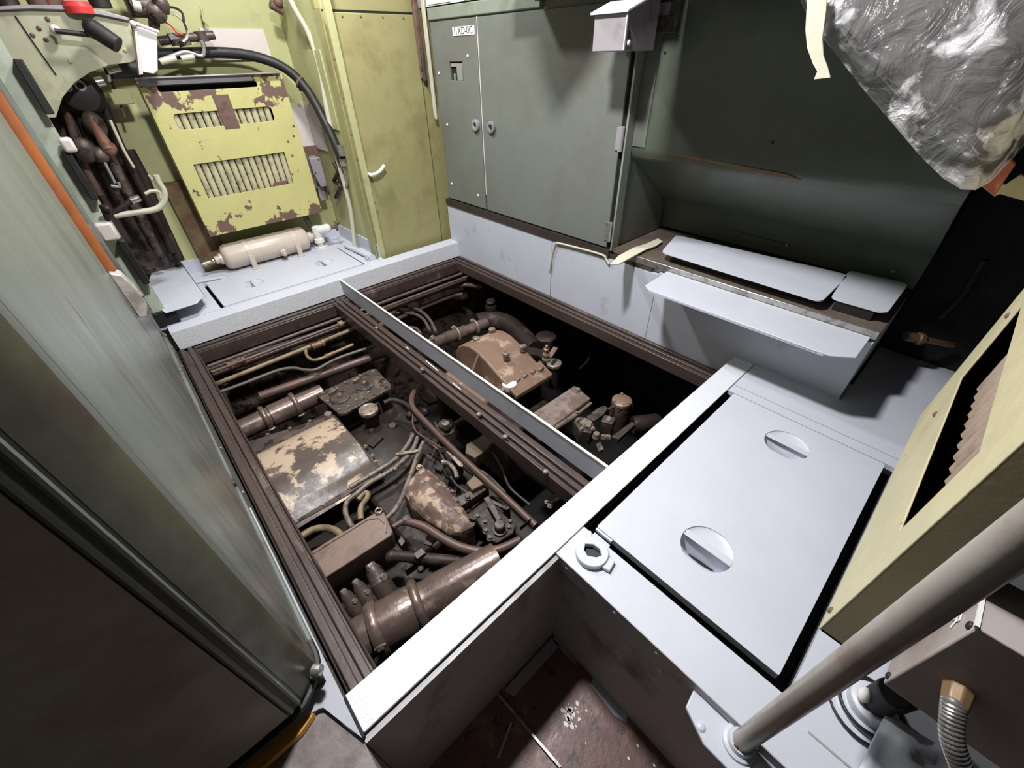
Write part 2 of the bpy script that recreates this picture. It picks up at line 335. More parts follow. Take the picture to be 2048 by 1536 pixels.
# ---- front, far and cross beams around the pit
fb = thing('front_beam', 'wide white-grey steel beam lying along the near edge of the engine pit', 'beam', (1,.49,-.12))
MB().box((-.112,.436,-.010),(2.03,.537,.001)).build('top_flange', BEAMW, fb, bevel=.002)
MB().box((-.112,.527,-.12),(2.03,.537,-.010)).box((-.112,.434,-.024),(.55,.442,-.013)).build('web', GREY, fb)
MB().box((-.112,.4335,-.0125),(.70,.4365,-.0085)).box((-.1178,.430,-.012),(-.1122,.533,.0012)).build('dark_gap', DARK, fb)
fa = thing('far_beam', 'light grey steel beam along the far edge of the pit below the olive door', 'beam', (1,2.98,-.12))
MB().box((-.10,2.935,-.12),(2.028,2.945,-.004)).build('web', BEAMW, fa)
MB().box((-.10,2.936,-.010),(2.028,3.055,0)).build('top_flange', GREY, fa, bevel=.002)
cb = thing('cross_beam', 'narrow grey divider beam crossing the engine pit lengthwise', 'beam', (.957,1.7,-.12))
MB().box((.954,.537,-.118),(.962,2.936,-.002)).build('web', GREYW, cb)
MB().box((.952,.537,-.003),(.964,2.936,.0015)).build('bright_edge', WHITE, cb)
RAIL = M('brown_rail_paint', S(70,57,53), S(108,94,87), thr=.64, soft=.05, sc=7, rough=.38, bump=.2, var=.25, alt2=S(60,46,42), thr2=.62, stretch=(1,.4,1))
def rail(name, label, boxes):
    t = thing(name, label, 'rail', mid(boxes[0][0], boxes[0][1]), 'pit edge rails')
    for n, (a, b) in zip(('rail_flange','rail_rib','rail_rib','rail_rib'), boxes): MB().box(a, b).build(n, RAIL, t, bevel=.004)
    return t
rail('pit_rail', 'brown ribbed edge rail of the pit along the left cabinet', [((-.118,.537,-.16),(-.028,2.93,-.132)),((-.108,.537,-.132),(-.082,2.93,-.112)),((-.066,.537,-.132),(-.042,2.93,-.116)),((-.034,.537,-.20),(-.026,2.93,-.118))])
rail('pit_rail', 'brown ribbed edge rail of the pit below the right side wall', [((1.93,.537,-.16),(2.03,2.93,-.134)),((1.998,.537,-.134),(2.022,2.93,-.116)),((1.962,.537,-.134),(1.985,2.93,-.122)),((1.926,.537,-.20),(1.936,2.93,-.126))])
rail('pit_rail', 'brown edge rail of the pit under the far beam', [((-.10,2.86,-.16),(1.95,2.945,-.14)),((-.03,2.905,-.14),(1.95,2.93,-.124)),((-.03,2.868,-.15),(1.95,2.892,-.13)),((-.03,2.852,-.22),(1.95,2.862,-.135))])
dr_ = rail('pit_rail', 'worn brown support rail along the left foot of the divider beam', [((.845,.537,-.165),(.951,2.93,-.142)),((.905,.537,-.142),(.930,2.93,-.122)),((.868,.537,-.142),(.892,2.93,-.120)),((.838,.537,-.21),(.846,2.93,-.128))])
rail('pit_rail', 'brown edge rail of the pit tucked under the front beam', [((-.05,.54,-.16),(1.95,.575,-.135)),((-.05,.545,-.135),(1.95,.56,-.122)),((-.05,.57,-.2),(1.95,.578,-.13))])
st('wall_pit_left', MB().box((-.16,.45,-1.5),(-.10,3.0,-.16)), GRIMD)
st('wall_pit_right', MB().box((2.66,.45,-1.5),(2.70,3.0,-.16)).box((2.06,.45,-.2),(2.7,3.0,-.13)), DARK)  # near-black sheets stand in for the unlit space under the bench
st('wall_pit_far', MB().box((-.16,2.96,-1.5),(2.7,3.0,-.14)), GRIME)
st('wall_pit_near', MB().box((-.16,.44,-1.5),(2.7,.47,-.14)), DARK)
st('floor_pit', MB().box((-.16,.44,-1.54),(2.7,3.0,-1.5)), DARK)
# left strip beside the front beam and worn plate in front of the left cabinet
st('floor_ledge_left', MB().prism([(-.118,.428,-.012),(-.118,1.30,-.012),(-.34,1.30,-.012),(-.34,.6,-.012),(-.17,.555,-.012),(-.163,.55,-.012)], (0,0,.010)), M('ledge_shaded_grey', S(158,160,169), S(140,142,150), thr=.6, soft=.1, sc=5, rough=.5, var=.06))  # grey darkened to carry the partial shadow on the ledge
st('floor_plate_left', MB().prism([(-.120,.427,-.03),(-.163,.548,-.03),(-.20,.56,-.03),(-.8,.55,-.03),(-.8,-1.2,-.03),(-.122,-1.2,-.03)], (0,0,.012)), WORN)
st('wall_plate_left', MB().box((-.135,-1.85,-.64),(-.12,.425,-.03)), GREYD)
# ---- far deck with hatch
st('floor_deck_far', MB().holed([(-.4,3.057),(1.378,3.057),(1.378,3.86),(-.4,3.86)], [[(.205,3.066),(1.222,3.066),(1.222,3.572),(.205,3.572)]], XY, -.022, 0), GREY)
st('trim_6', MB().box((.18,3.06,-.10),(1.25,3.6,-.08)).box((.196,3.06,-.08),(.2035,3.58,-.022)), DARK)
hatch('hatch_lid', 'smaller light grey hatch lid with two half-round grips on the far deck', .226, 1.207, 3.070, 3.562, .005, [(.475,3.31),(1.0,3.31)], .070, 'hatch lids')
st('baseboard_far', MB().box((-.4,3.838,0),(1.375,3.85,.10)).box((1.366,3.10,0),(1.376,3.84,.105)), GREY)
# ---- right wall base
st('wall_right_base', MB().box((2.03,1.053,-.125),(2.06,1.845,.285)).box((2.03,1.852,-.125),(2.06,3.045,.285)), GREYW)
st('trim_7', MB().box((2.022,1.39,.286),(2.06,3.048,.335)), M('dark_gap_strip', S(52,44,42), rough=.5))

for p in [(0.892,2.323,-0.118),(0.864,1.729,-0.118),(0.85,1.016,-0.118),(0.858,1.217,-0.118),(0.84,0.747,-0.118)]: MB().lathe(p,(0,0,1),[(-.006,.013),(.004,.013),(.008,.009),(.009,.001)],12,caps=False).build('rail_bolt', BOLTM, dr_)
for a, b in (((0.923,1.783,-0.119),(0.918,1.654,-0.119)),((0.912,1.51,-0.119),(0.91,1.431,-0.119)),((0.916,1.993,-0.119),(0.915,1.956,-0.119))): MB().tube([a,b], .003, 6, False).build('bright_scrape', WHITE, dr_)
# ---------------------------------------------------------------- grey-green two-door cabinet
cx = 2.03
ca = thing('two_door_cabinet', 'tall grey-green metal cabinet with two doors and round grey knobs right of the olive door', 'cabinet', (2.3,2.2,.335))
MB().box((2.05,1.385,.335),(2.62,3.035,1.50)).build('carcass', CABG, ca)
MB().box((2.036,1.385,.335),(2.06,1.392,1.46)).box((2.030,1.377,.335),(2.09,1.386,1.46)).build('corner_post', CABL, ca)
MB().box((2.028,2.0,1.435),(2.07,3.03,1.497)).build('top_cornice', CABL, ca, bevel=.006)
dl = MB().holed([(2.534,.345),(3.012,.345),(3.012,1.428),(2.534,1.428)], [[(2.695,1.122),(2.835,1.122),(2.835,1.222),(2.695,1.222)]], YZ, 2.048, 2.031).build('door', CABG, ca, bevel=.003)
MB().box((2.046,2.69,1.11),(2.0475,2.84,1.23)).build('latch_recess', DARK, dl)
MB().box((2.034,2.705,1.122),(2.046,2.765,1.195)).box((2.036,2.79,1.122),(2.046,2.806,1.16)).build('latch_plate', CABL, dl, bevel=.002)
MB().box((2.036,2.70,1.196),(2.046,2.83,1.214)).build('latch_bar', BOXG, dl)
dr = MB().box((2.031,1.417,.345),(2.048,2.518,1.428)).build('door', CABG, ca, bevel=.003)
MB().box((2.0465,2.5185,.345),(2.049,2.5335,1.428)).build('door_gap', DARK, ca)
MB().box((2.0465,1.393,.345),(2.049,1.4165,1.45)).build('door_gap', DARK, ca)
MB().box((2.030,2.519,.45),(2.036,2.5235,1.43)).build('worn_door_edge', WHITE, dr)
for (yy, par) in ((2.585, dl), (2.42, dr)):
    k = MB().lathe((2.032,yy,.882), (-1,0,0), [(0,.034),(.012,.036),(.020,.033),(.022,.027),(.021,.018),(.010,.016)], 24, caps=False).build('knob', BOXG, par)
    MB().lathe((2.024,yy,.882), (-1,0,0), [(0,.016),(.003,.016)], 18).build('knob_hole', BLACK, par)
for zz in (.905, .44):
    MB().cyl((2.024,1.403,zz-.055),(2.024,1.403,zz+.055),.013).box((2.022,1.403,zz-.05),(2.034,1.435,zz+.05)).build('hinge', STEEL if zz<.5 else BOXG, dr, bevel=.001)
for (yy, zz) in ((2.97,1.16),(2.63,1.25),(2.93,.86),(2.95,.46),(2.62,.43),(2.56,1.37)):
    MB().ball((2.030,yy,zz), .0095, (.6,1,1), 10, 6).build('screw', WHITE, dl)
lb = thing('dymo_label', 'small embossed white lettering strip near the top of the left cabinet door', 'label', (2.029,2.645,1.375))
MB().box((2.0268,2.545,1.350),(2.0305,2.765,1.392)).build('label_strip', PAPER, lb)
def text3d(s, size, mat, parent, origin, xdir, ydir, name='lettering', ext=.0006):
    cu = bpy.data.curves.new(name, 'FONT'); cu.body = s; cu.size = size; cu.extrude = ext; cu.align_x = 'CENTER'; cu.align_y = 'CENTER'
    o = bpy.data.objects.new('tmp', cu); COL.objects.link(o); dg = bpy.context.evaluated_depsgraph_get()
    me = bpy.data.meshes.new_from_object(o.evaluated_get(dg)); bpy.data.objects.remove(o)
    x = V(xdir).normalized(); y = V(ydir).normalized(); z = x.cross(y)
    for v in me.vertices: v.co = V(origin) - ORG[parent.name] + x*v.co.x + y*v.co.y + z*v.co.z
    t = bpy.data.objects.new(name, me); COL.objects.link(t); t.parent = parent; me.materials.clear(); me.materials.append(mat); ORG[t.name] = ORG[parent.name]
    return t
text3d('I1XD-0C', .050, INK, lb, (2.0262,2.655,1.371), (0,-1,0), (0,0,1))
# papers pinned to the white wall above the cabinet
for i, (y0, y1, z0) in enumerate(((2.78,3.02,1.512),(2.50,2.64,1.51))):
    one('wall_paper_sheet', MB().box((2.034,y0,z0),(2.0385,y1,1.80)), PAPER, ('white notice sheet above the cabinet nearest the olive door','second pale notice sheet above the middle of the cabinet')[i], 'paper', 'notice sheets above the cabinet')
one('rubber_edge_strip', MB().prism([(2.020,3.048,.885),(2.020,3.066,.885),(2.020,3.080,.92),(2.020,3.080,1.60),(2.020,3.042,1.60),(2.020,3.042,.90)], (.012,0,0)), CORD, 'long cream sealing strip hanging beside the left edge of the grey-green cabinet', 'strip', bevel=.003)
# overhead dark console and sheet-metal box fixed above the cabinet
oc = thing('overhead_console', 'dark overhead console running above the cabinet beside the grey box', 'console', (1.9,1.6,1.475))
MB().box((1.80,1.22,1.50),(2.03,2.035,1.62)).build('console_body', BLACK, oc, bevel=.006)
MB().box((2.026,1.22,1.462),(2.045,2.035,1.51)).build('console_lip', BLACK, oc)
bx = thing('sheet_metal_box', 'small grey sheet-metal box with sloped bright lid beside the cabinet top', 'box', (1.9,1.45,1.25))
MB().prism([(1.80,1.29,1.252),(2.02,1.29,1.252),(2.02,1.29,1.44),(1.80,1.29,1.372)], (0,.165,0)).build('box_body', BOXG, bx, bevel=.004)
MB().prism([(1.785,1.280,1.370),(2.02,1.280,1.443),(2.02,1.280,1.452),(1.785,1.280,1.379)], (0,.186,0)).build('box_lid', WHITE, bx, bevel=.002)
MB().box((1.795,1.287,1.256),(1.803,1.292,1.368)).build('bright_corner', WHITE, bx)
MB().ball((1.825,1.287,1.278), .010, (1,.6,1)).build('lock_stud', WHITE, bx)
MB().box((1.818,1.2875,1.292),(1.826,1.2895,1.318)).build('key_slot', BLACK, bx)
sw = thing('switch_panel', 'dark switch panel with round knob and small label plates right of the grey box', 'panel', (2.08,1.2,1.3))
p_ = (2.07,1.459,1.424); q_ = (2.07,1.232,1.315)
MB().box((2.068,q_[1],1.31),(2.09,p_[1],1.50)).build('panel_plate', DGREY, sw, bevel=.003)
kp = (2.05,1.4,1.388)
MB().lathe(off(kp,(.02,0,0)), (-1,0,0), [(0,.028),(.018,.028),(.022,.024),(.023,.001)], 20).build('rotary_knob', BOXG, sw)
a_ = (2.064,1.378,1.409); b_ = (2.064,1.27,1.368); MB().box((2.060,b_[1],b_[2]),(2.068,a_[1],a_[2])).build('label_plate', BOXG, sw)
a_ = (2.064,1.364,1.365); b_ = (2.064,1.249,1.322); MB().box((2.060,b_[1],b_[2]),(2.068,a_[1],a_[2])).build('label_plate', DGREY, sw)
oh = thing('overhead_shade_block', 'unseen dark overhead block added to shade the green bulkhead', 'locker', (1.8,.5,1.42))
MB().box((1.50,-.30,1.425),(2.12,1.21,2.2)).build('shade_block_body', BODY, oh, bevel=.01)  # unseen block added overhead so the bulkhead falls in shadow
of = thing('overhead_shadow_wedge', 'unseen dark tapered overhead block shaped to cast the shadow on the grey-green cabinet', 'housing', (1.75,1.55,1.53))
MB().prism([(1.50,1.60,1.53),(1.50,1.45,1.68),(1.50,1.38,1.95),(1.50,1.80,1.95),(1.50,1.66,1.60)], (.52,.16,0)).build('shadow_wedge_body', BODY, of)  # unseen block, its taper shaped to cast the cabinet's pointed shadow
# ---------------------------------------------------------------- dark green sloped bulkhead and bench
bk = thing('sloped_bulkhead', 'dark green sheet-metal bulkhead bending inward above the brown bench', 'bulkhead', (2.3,.7,.36))
xs = [(2.095,1.415),(2.092,1.2),(2.09,.87),(2.098,.83),(2.125,.80),(2.50,.55),(2.53,.515),(2.545,.47),(2.56,.36)]
m = MB(); n = len(xs); Y = [1.376,.06]
m.add([(x,y,z) for y in Y for x, z in xs] + [(x+.02,y,z) for y in Y for x, z in xs], [(i,i+1,n+i+1,n+i) for i in range(n-1)] + [(2*n+i,3*n+i,3*n+i+1,2*n+i+1) for i in range(n-1)])
m.build('sheet', DGREEN, bk)
MB().box((2.085,1.30,.87),(2.0935,1.376,1.42)).build('lit_edge_strip', CABG, bk, bevel=.002)  # paler strip stands in for the lit left edge of the bulkhead
for p in [(2.09,1.27,1.372), (2.09,0.711,0.948), (2.09,1.363,1.036), (2.09,1.275,1.244)]: MB().ball(p, .006, (.5,1,1), 8, 5).build('screw', DARK, bk)
MB().prism([(2.092,1.30,.862),(2.092,1.0,.858),(2.092,.62,.842),(2.098,.55,.828),(2.105,1.0,.822),(2.100,1.32,.826)], (.001,0,0)).build('rust_stain', M('rust_brown', S(122,80,50), S(96,98,80), thr=.55, soft=.1, sc=9, rough=.6), bk)
MB().tube([(2.552,1.05,.44),(2.552,.62,.43)], .003, 6, False).build('seam_line', DARK, bk)
for p in [(2.543,.63,.425),(2.548,.16,.42)]: MB().ball(p, .011, (.5,1,1), 10, 6).build('bolt', CABG, bk)
be = thing('bench', 'low bench with dark brown linoleum top below the green bulkhead', 'bench', (2.3,.7,0))
MB().box((2.06,.062,0),(2.62,1.376,.325)).build('bench_body', GREYW, be)
MB().box((2.03,.062,0),(2.0595,1.05,.30)).box((2.03,.44,-.125),(2.0595,1.05,0)).build('front_panel', GREYW, be)
MB().box((2.045,.060,.325),(2.60,1.376,.345)).build('bench_top', LINO, be)
MB().box((2.034,.06,.312),(2.046,1.29,.349)).build('edge_trim', STEEL, be, bevel=.003)
MB().box((2.036,1.10,.28),(2.05,1.40,.312)).build('dark_lip', GRIME, be)
def plate(name, pts, z0, z1, label, grp=None, r=.02):
    return one(name, MB().prism([(x,y,z0) for x, y in pts], (0,0,z1-z0)), GREY, label, 'cover plate', grp, bevel=.002)
def rot_rr(c0, c1, c2, c3, rad=.035):    # rounded quad from four corners
    C = [V((c[0],c[1],0)) for c in (c0,c1,c2,c3)]; out = []
    for i in range(4):
        p = C[i]; a = (C[i-1]-p).normalized(); b = (C[(i+1)%4]-p).normalized()
        for k in range(5):
            t = k/4; q = (p+a*rad)*(1-t)**2 + p*2*t*(1-t) + (p+b*rad)*t*t; out.append((q.x,q.y))
    return out
zl = .392
one('cover_plate', MB().prism([(x,y,zl) for x,y in rot_rr((2.067,1.083,0.392),(2.361,1.165,0.392),(2.428,0.299,0.392),(2.043,0.294,0.392))], (0,0,.007)), GREY, 'long light grey cover plate with rounded corners raised above the bench top', 'cover plate', 'bench cover plates')
one('cover_plate', MB().prism([(x,y,zl) for x,y in rot_rr((2.11,0.28,0.392),(2.488,0.313,0.392),(2.506,0.082,0.392),(2.114,0.079,0.392))], (0,0,.007)), GREY, 'short light grey cover plate with rounded corners at the near end of the bench', 'cover plate', 'bench cover plates')
one('plate_support', MB().box((2.12,.32,.345),(2.32,1.04,.391)), BLACK, 'black support block under the long cover plate on the bench', 'support', bevel=.004)
one('plate_support', MB().box((2.12,.115,.345),(2.34,.26,.391)), BLACK, 'black support block under the short cover plate on the bench', 'support', bevel=.004)
fl = thing('folding_step', 'long light grey folding flap with clipped corners sticking out from the bench front', 'flap', (1.9,.55,.32))
MB().prism([(2.030,1.008,.316),(1.80,.992,.316),(1.772,.955,.316),(1.768,.20,.316),(1.772,.150,.316),(1.825,.078,.316),(2.030,.080,.316)][::-1], (0,0,.006)).build('flap_plate', GREY, fl, bevel=.0015)
MB().box((1.770,.17,.309),(1.776,.95,.3165)).build('folded_edge', GREYW, fl)
# cord and masking tape at the cabinet foot
one('bent_cable', MB().tube([(2.018,1.853,0.077),(2.018,1.836,0.189),(2.018,1.809,0.27),(2.018,1.77,0.283),(2.018,1.602,0.294),(2.018,1.428,0.3),(2.018,1.399,0.283),(2.018,1.373,0.26)], .0065, 8), CORD, 'stiff cream cord bent along the grey wall below the cabinet', 'cord')
one('masking_tape', MB().prism([(1.813,1.226,0.354),(1.94,1.267,0.354),(2.11,1.279,0.354),(2.202,1.265,0.354),(2.336,1.262,0.354),(2.31,1.215,0.354),(2.219,1.202,0.354),(2.132,1.212,0.354),(1.983,1.204,0.354),(1.853,1.196,0.354)], (0,0,.008)), TAPE, 'crumpled strip of cream masking tape lying over the bench corner', 'tape', bevel=.002)
# dark recess past the bench with a brass pipe
st('wall_recess', MB().box((2.66,-1.9,0),(2.70,.06,2.0)), DARK)
rp = thing('recess_pipe', 'brass pipe with union nut in the dark recess past the bench end', 'pipe', (2.5,-.1,.18))
a_ = (2.45,-0.017,0.188); b_ = (2.6,-0.183,0.147)
MB().tube([a_, b_], .014, 10, False).build('pipe', BRASS, rp); c_ = mid(a_, b_, .1)
MB().lathe(a_, V(b_)-V(a_), [(0,.022),(.05,.022),(.055,.030),(.075,.030),(.08,.018)], 6).build('union_nut', BRASS, rp)
one('recess_pipe', MB().tube([(2.6,-0.085,0.254), (2.6,-0.104,0.375), (2.6,-0.096,0.534)], .012, 8), GRIMD, 'dark bare pipe climbing the black wall of the recess', 'pipe')
# ---------------------------------------------------------------- driver desk under plastic film
edge = [(1.57,.64,1.405),(1.55,.586,1.362),(1.51,.52,1.302),(1.49,.455,1.256),(1.48,.385,1.204),(1.475,.32,1.155),(1.47,.24,1.098),(1.465,.16,1.040),(1.46,.10,1.003),(1.465,.058,.984),(1.48,.035,.984),(1.52,.020,.998),(1.60,.010,1.035),(1.72,.0,1.075),(1.85,-.01,1.10),(2.0,-.02,1.12)]
dk_ = thing('driver_desk', 'dark driver desk hanging at upper right behind the plastic film', 'desk', (1.85,.3,1.0))
MB().prism([(1.60,.62,1.41),(1.60,.56,1.36),(1.56,.40,1.235),(1.54,.14,1.06),(1.55,.07,1.03),(1.66,.05,1.075),(1.95,.03,1.13),(2.05,.03,1.41)], (.0,-.0,.004)).build('console_underside', BODY, dk_)
MB().prism([(1.56,.60,1.40),(1.56,.40,1.25),(1.56,.15,1.07),(1.56,.08,1.05),(1.56,.02,1.2),(1.56,-.06,1.41),(1.56,.60,1.415)], (.49,0,0)).build('console_body', BODY, dk_, bevel=.01)
film = MB(); NT = 46; SUBS = 5
ed = []
for i in range(len(edge)-1):
    for k in range(SUBS): ed.append(mid(edge[i], edge[i+1], k/SUBS))
ed.append(edge[-1]); ne = len(ed)
tops = []
for i, e in enumerate(ed):
    t = i/(ne-1); tops.append((1.50+.02*math.sin(t*3), .64-.74*t, 1.412))
vs = []
for i in range(ne):
    for j in range(NT+1):
        t = j/NT; p = V(mid(tops[i], ed[i], t))
        bul = math.sin(math.pi*min(1, t))*.055; p.x -= bul*(1-.4*i/ne)
        w = .12 + .88*min(1, max(0, (t-.42)*2.6)); edgew = min(1, (1-t)*8)
        q = p*11; d = abs(noise.noise(q))*.030 + abs(noise.noise(q*2.3+V((5,1,2))))*.016 + noise.noise(q*5.1)*.006
        p += V((-1,-.25,.35))*d*w*edgew
        vs.append(p)
for j in range(1, 5):                       # film tucked back under the desk
    pass
fs = [(i*(NT+1)+j, (i+1)*(NT+1)+j, (i+1)*(NT+1)+j+1, i*(NT+1)+j+1) for i in range(ne-1) for j in range(NT)]
film.add(vs, fs)
fo = film.build('plastic_film', FILM, None, ang=180); fo['label'] = 'crumpled clear plastic film wrapped over the driver desk at upper right'; fo['category'] = 'plastic film'
sm = fo.modifiers.new('thick', 'SOLIDIFY'); sm.thickness = .0012
one('tape_strip', MB().prism([(1.42,0.518,1.364),(1.42,0.476,1.361),(1.42,0.461,1.317),(1.42,0.449,1.267),(1.42,0.433,1.233),(1.42,0.415,1.211),(1.42,0.401,1.191),(1.42,0.435,1.187),(1.42,0.434,1.203),(1.42,0.449,1.217),(1.42,0.475,1.249),(1.42,0.492,1.283)], (.002,-.001,0)), TAPE, 'strip of cream masking tape hanging down the left edge of the plastic film', 'tape')
ud = thing('under_desk_bracket', 'orange-red wooden bracket with cream plate below the tip of the wrapped desk', 'bracket', (1.6,0,.95))
MB().prism([(1.62,0.033,0.969),(1.62,0.026,0.995),(1.62,0.016,1.032),(1.62,-0.001,1.021),(1.62,-0.001,0.988),(1.62,-0.001,0.95)], (.03,0,0)).build('bracket_arm', M('orange_red_wood', S(176,96,70), S(150,120,70), thr=.58, sc=8, rough=.5), ud, bevel=.003)
MB().prism([(1.66,0.034,0.962),(1.66,-0.001,0.943),(1.66,-0.008,0.95),(1.66,-0.056,0.942),(1.66,-0.042,0.987),(1.66,-0.02,0.995),(1.66,-0.008,0.971)], (.02,0,0)).build('cream_plate', YELLP, ud)
# ---------------------------------------------------------------- radiator panels (same kind, far wall and near right)
def radiator(name, label, fn, top_flap, slat_mat, paint, grp, fine, dp_=.030):
    # local: u 0..0.815 sideways, v 0..0.905 up, w depth (0 = face)
    t = thing(name, label, 'radiator cover', fn(.41, 0, .03), grp)
    h1 = rrect(.100,.640,.680,.724,.022); h2 = [(.092,.240)] + [(.668,.240)] + arc(.648,.432,.02,0,90,4)[0:0] + [(.672,.448),(.092,.448)]
    slot = rrect(.085,.835,.640,.868,.012)
    MB().holed([(0,0),(.808,0),(.815,.01),(.815,.895),(.808,.905),(0,.905)], [h1,h2,slot], lambda u,v,w: fn(u,v,w), .004, 0).build('face_plate', paint, t, bevel=.0015)
    MB().prism([fn(0,0,.004),fn(.006,0,.004),fn(.006,.905,.004),fn(0,.905,.004)], V(fn(0,0,.088))-V(fn(0,0,.004))).prism([fn(.809,0,.004),fn(.815,0,.004),fn(.815,.905,.004),fn(.809,.905,.004)], V(fn(0,0,.088))-V(fn(0,0,.004))).prism([fn(0,0,.004),fn(.815,0,.004),fn(.815,.006,.004),fn(0,.006,.004)], V(fn(0,0,.088))-V(fn(0,0,.004))).build('side_flange', paint, t)
    for lo, hi, nS in ((.632,.735,14),(.232,.456,14)):
        for k in range(nS):
            u = .092 + (k+.5)*.585/nS; r = .585/nS*.46
            MB().lathe(fn(u,lo,dp_), V(fn(u,hi,dp_))-V(fn(u,lo,dp_)), [(0,r),(hi-lo,r)], 10).build('slat', slat_mat, t)
    MB().prism([fn(.012,.03,.010),fn(.012,.89,.010),fn(.012,.89,.084),fn(.012,.03,.084)], V(fn(.004,0,0))-V(fn(0,0,0))).prism([fn(.80,.03,.010),fn(.80,.89,.010),fn(.80,.89,.084),fn(.80,.03,.084)], V(fn(.004,0,0))-V(fn(0,0,0))).prism([fn(.012,.03,.010),fn(.80,.03,.010),fn(.80,.03,.084),fn(.012,.03,.084)], V(fn(0,.004,0))-V(fn(0,0,0))).build('dark_inner_side', DARK, t)
    MB().prism([fn(.008,.008,.085),fn(.806,.008,.085),fn(.806,.89,.085),fn(.008,.89,.085)], V(fn(0,0,.09))-V(fn(0,0,.085))).build('dark_back', DARK, t)
    if top_flap:
        MB().prism([fn(-.004,.868,-.006),fn(.62,.868,-.006),fn(.62,.905,-.006),fn(-.004,.905,-.006)], V(fn(0,0,.004))-V(fn(0,0,-.006))).prism([fn(-.004,.90,-.03),fn(.80,.90,-.03),fn(.80,.908,-.03),fn(-.004,.908,-.03)], V(fn(0,0,.05))-V(fn(0,0,-.03))).build('top_flap', BOXG, t, bevel=.003)
        MB().prism([fn(.355,.62,-.002),fn(.445,.62,-.002),fn(.445,.805,-.002),(fn(.35,.805,-.002))], V(fn(0,0,0))-V(fn(0,0,-.0025))).build('brown_strap', RUST, t)
        MB().obox(fn(.575,.252,.008), V(fn(.05,0,0))-V(fn(0,0,0)), (V(fn(0,.013,0))-V(fn(0,0,0)))+(V(fn(.01,0,0))-V(fn(0,0,0))), V(fn(0,0,.004))-V(fn(0,0,0))).build('brown_tag', RUST, t)
    for (u, v) in fine: MB().ball(fn(u,v,-.001), .008, (1,.6,1), 8, 5).build('screw', RUST, t)
    return t
radiator('radiator_cover', 'chipped yellow radiator cover with two slatted openings on the far wall', lambda u,v,w: (.388+u, 3.625+w, .283+v), True, CREAM, YELL, 'radiator covers', [(.72,.51),(.77,.54),(.72,.42),(.03,.30),(.79,.60)])
radiator('radiator_cover', 'faded yellow radiator cover with tan slats standing beside the near platform hatch', lambda u,v,w: (.675+u*1.12, -.155-w, .330+v), False, TAN, YELLP, 'radiator covers', [(.03,.03),(.60,.16),(.72,.4)], .055)
# ---------------------------------------------------------------- grab pole with flange, electric box, conduit, valve
gp = thing('grab_pole', 'worn grey upright grab pole on a flanged foot at the platform edge', 'pole', (.533,-.176,-.05))
MB().cyl((.533,-.176,-.028),(.533,-.176,1.9),.0215,seg=24).build('pole', POLEM, gp)
MB().prism([(p[0],p[1],-.045) for p in [(.553,-.05),(.552,-.30),(.50,-.31),(.468,-.26),(.470,-.12),(.505,-.055)]], (0,0,.014)).build('flange_plate', GREY, gp, bevel=.003)
MB().lathe((.533,-.176,-.032),(0,0,1),[(0,.040),(.008,.038),(.010,.030),(.022,.027)],24).build('collar', GREY, gp)
for p in ((.495,-.10,-.032),(.497,-.27,-.032)): MB().ball(p, .012, (1,1,.5), 12, 6).build('rivet', GREY, gp)
MB().ball((.5125,-.170,-.006), .006, (.5,1,1.2)).build('rust_spot', ORANGE, gp)
eb = thing('electric_box', 'dusty grey electric junction box with white edge and chalk marks at lower right', 'box', (.68,-.40,.385))
MB().box((.619,-.56,.386),(.733,-.250,.624)).build('box_shell', ELBOX, eb, bevel=.003)
MB().box((.619,-.2525,.6215),(.728,-.248,.626)).build('white_edge', WHITE, eb)
for p in ((.629,-.249,.609),(.629,-.249,.401)): MB().ball(p, .007, (1,.5,1), 8, 5).build('corner_screw', BLACK, eb)
text3d('7', .038, PAPER, eb, off((0.689,-0.249,0.571),(0,.0005,0)), (-1,0,0), (0,0,1)); text3d('R', .032, PAPER, eb, off((0.659,-0.249,0.572),(0,.0005,0)), (-1,0,0), (0,0,1))
cd = thing('flexible_conduit', 'ribbed flexible steel conduit hanging from the junction box at lower right', 'conduit', (.59,-.34,.36))
g0 = (0.614,-0.299,0.488); g1 = (0.585,-0.3,0.483); g2 = (0.562,-0.317,0.454); g3 = (0.552,-0.349,0.419); g4 = (0.545,-0.389,0.377)
MB().cyl((.622,g0[1],g0[2]), (.590,g1[1],g1[2]), .019, .016, 8).build('gland', BRASS, cd, bevel=.002)
pth = [V((.600,g0[1],g0[2]-.002)), V(g1), V(g2), V(g3), V(g4)]
MB().tube(pth, lambda t: .0112, 12).build('conduit_core', STEEL, cd)
ribs = MB(); N_ = 25
def crv(t):
    i = min(len(pth)-2, int(t*(len(pth)-1))); f = t*(len(pth)-1)-i; q = [2*pth[0]-pth[1]]+pth+[2*pth[-1]-pth[-2]]; a,b,c,d = q[i],q[i+1],q[i+2],q[i+3]
    return .5*((2*b)+(c-a)*f+(2*a-5*b+4*c-d)*f*f+(3*b-a-3*c+d)*f**3)
for k in range(N_):
    t = .15+.84*k/N_; p = crv(t); d = crv(min(1, t+.01))-crv(t-.01); ribs.torus(p, d, .0112, .0036, 18, 8)
ro_ = ribs.build('conduit_ribs', STEEL, cd); ro_['kind'] = 'stuff'
st('wall_box_bracket', MB().box((.70,-1.9,.42),(.735,-.56,.60)), CABD)
vb = thing('pipe_flange', 'grey painted pipe flange with dark rings on the deck below the junction box', 'flange', (.80,-.33,0))
MB().lathe((.80,-.345,.0),(0,0,1),[(0,.075),(.010,.075),(.012,.060),(.024,.058),(.026,.046),(.05,.046),(.055,.038)],28).build('flange_rings', GREY, vb, bevel=.002)
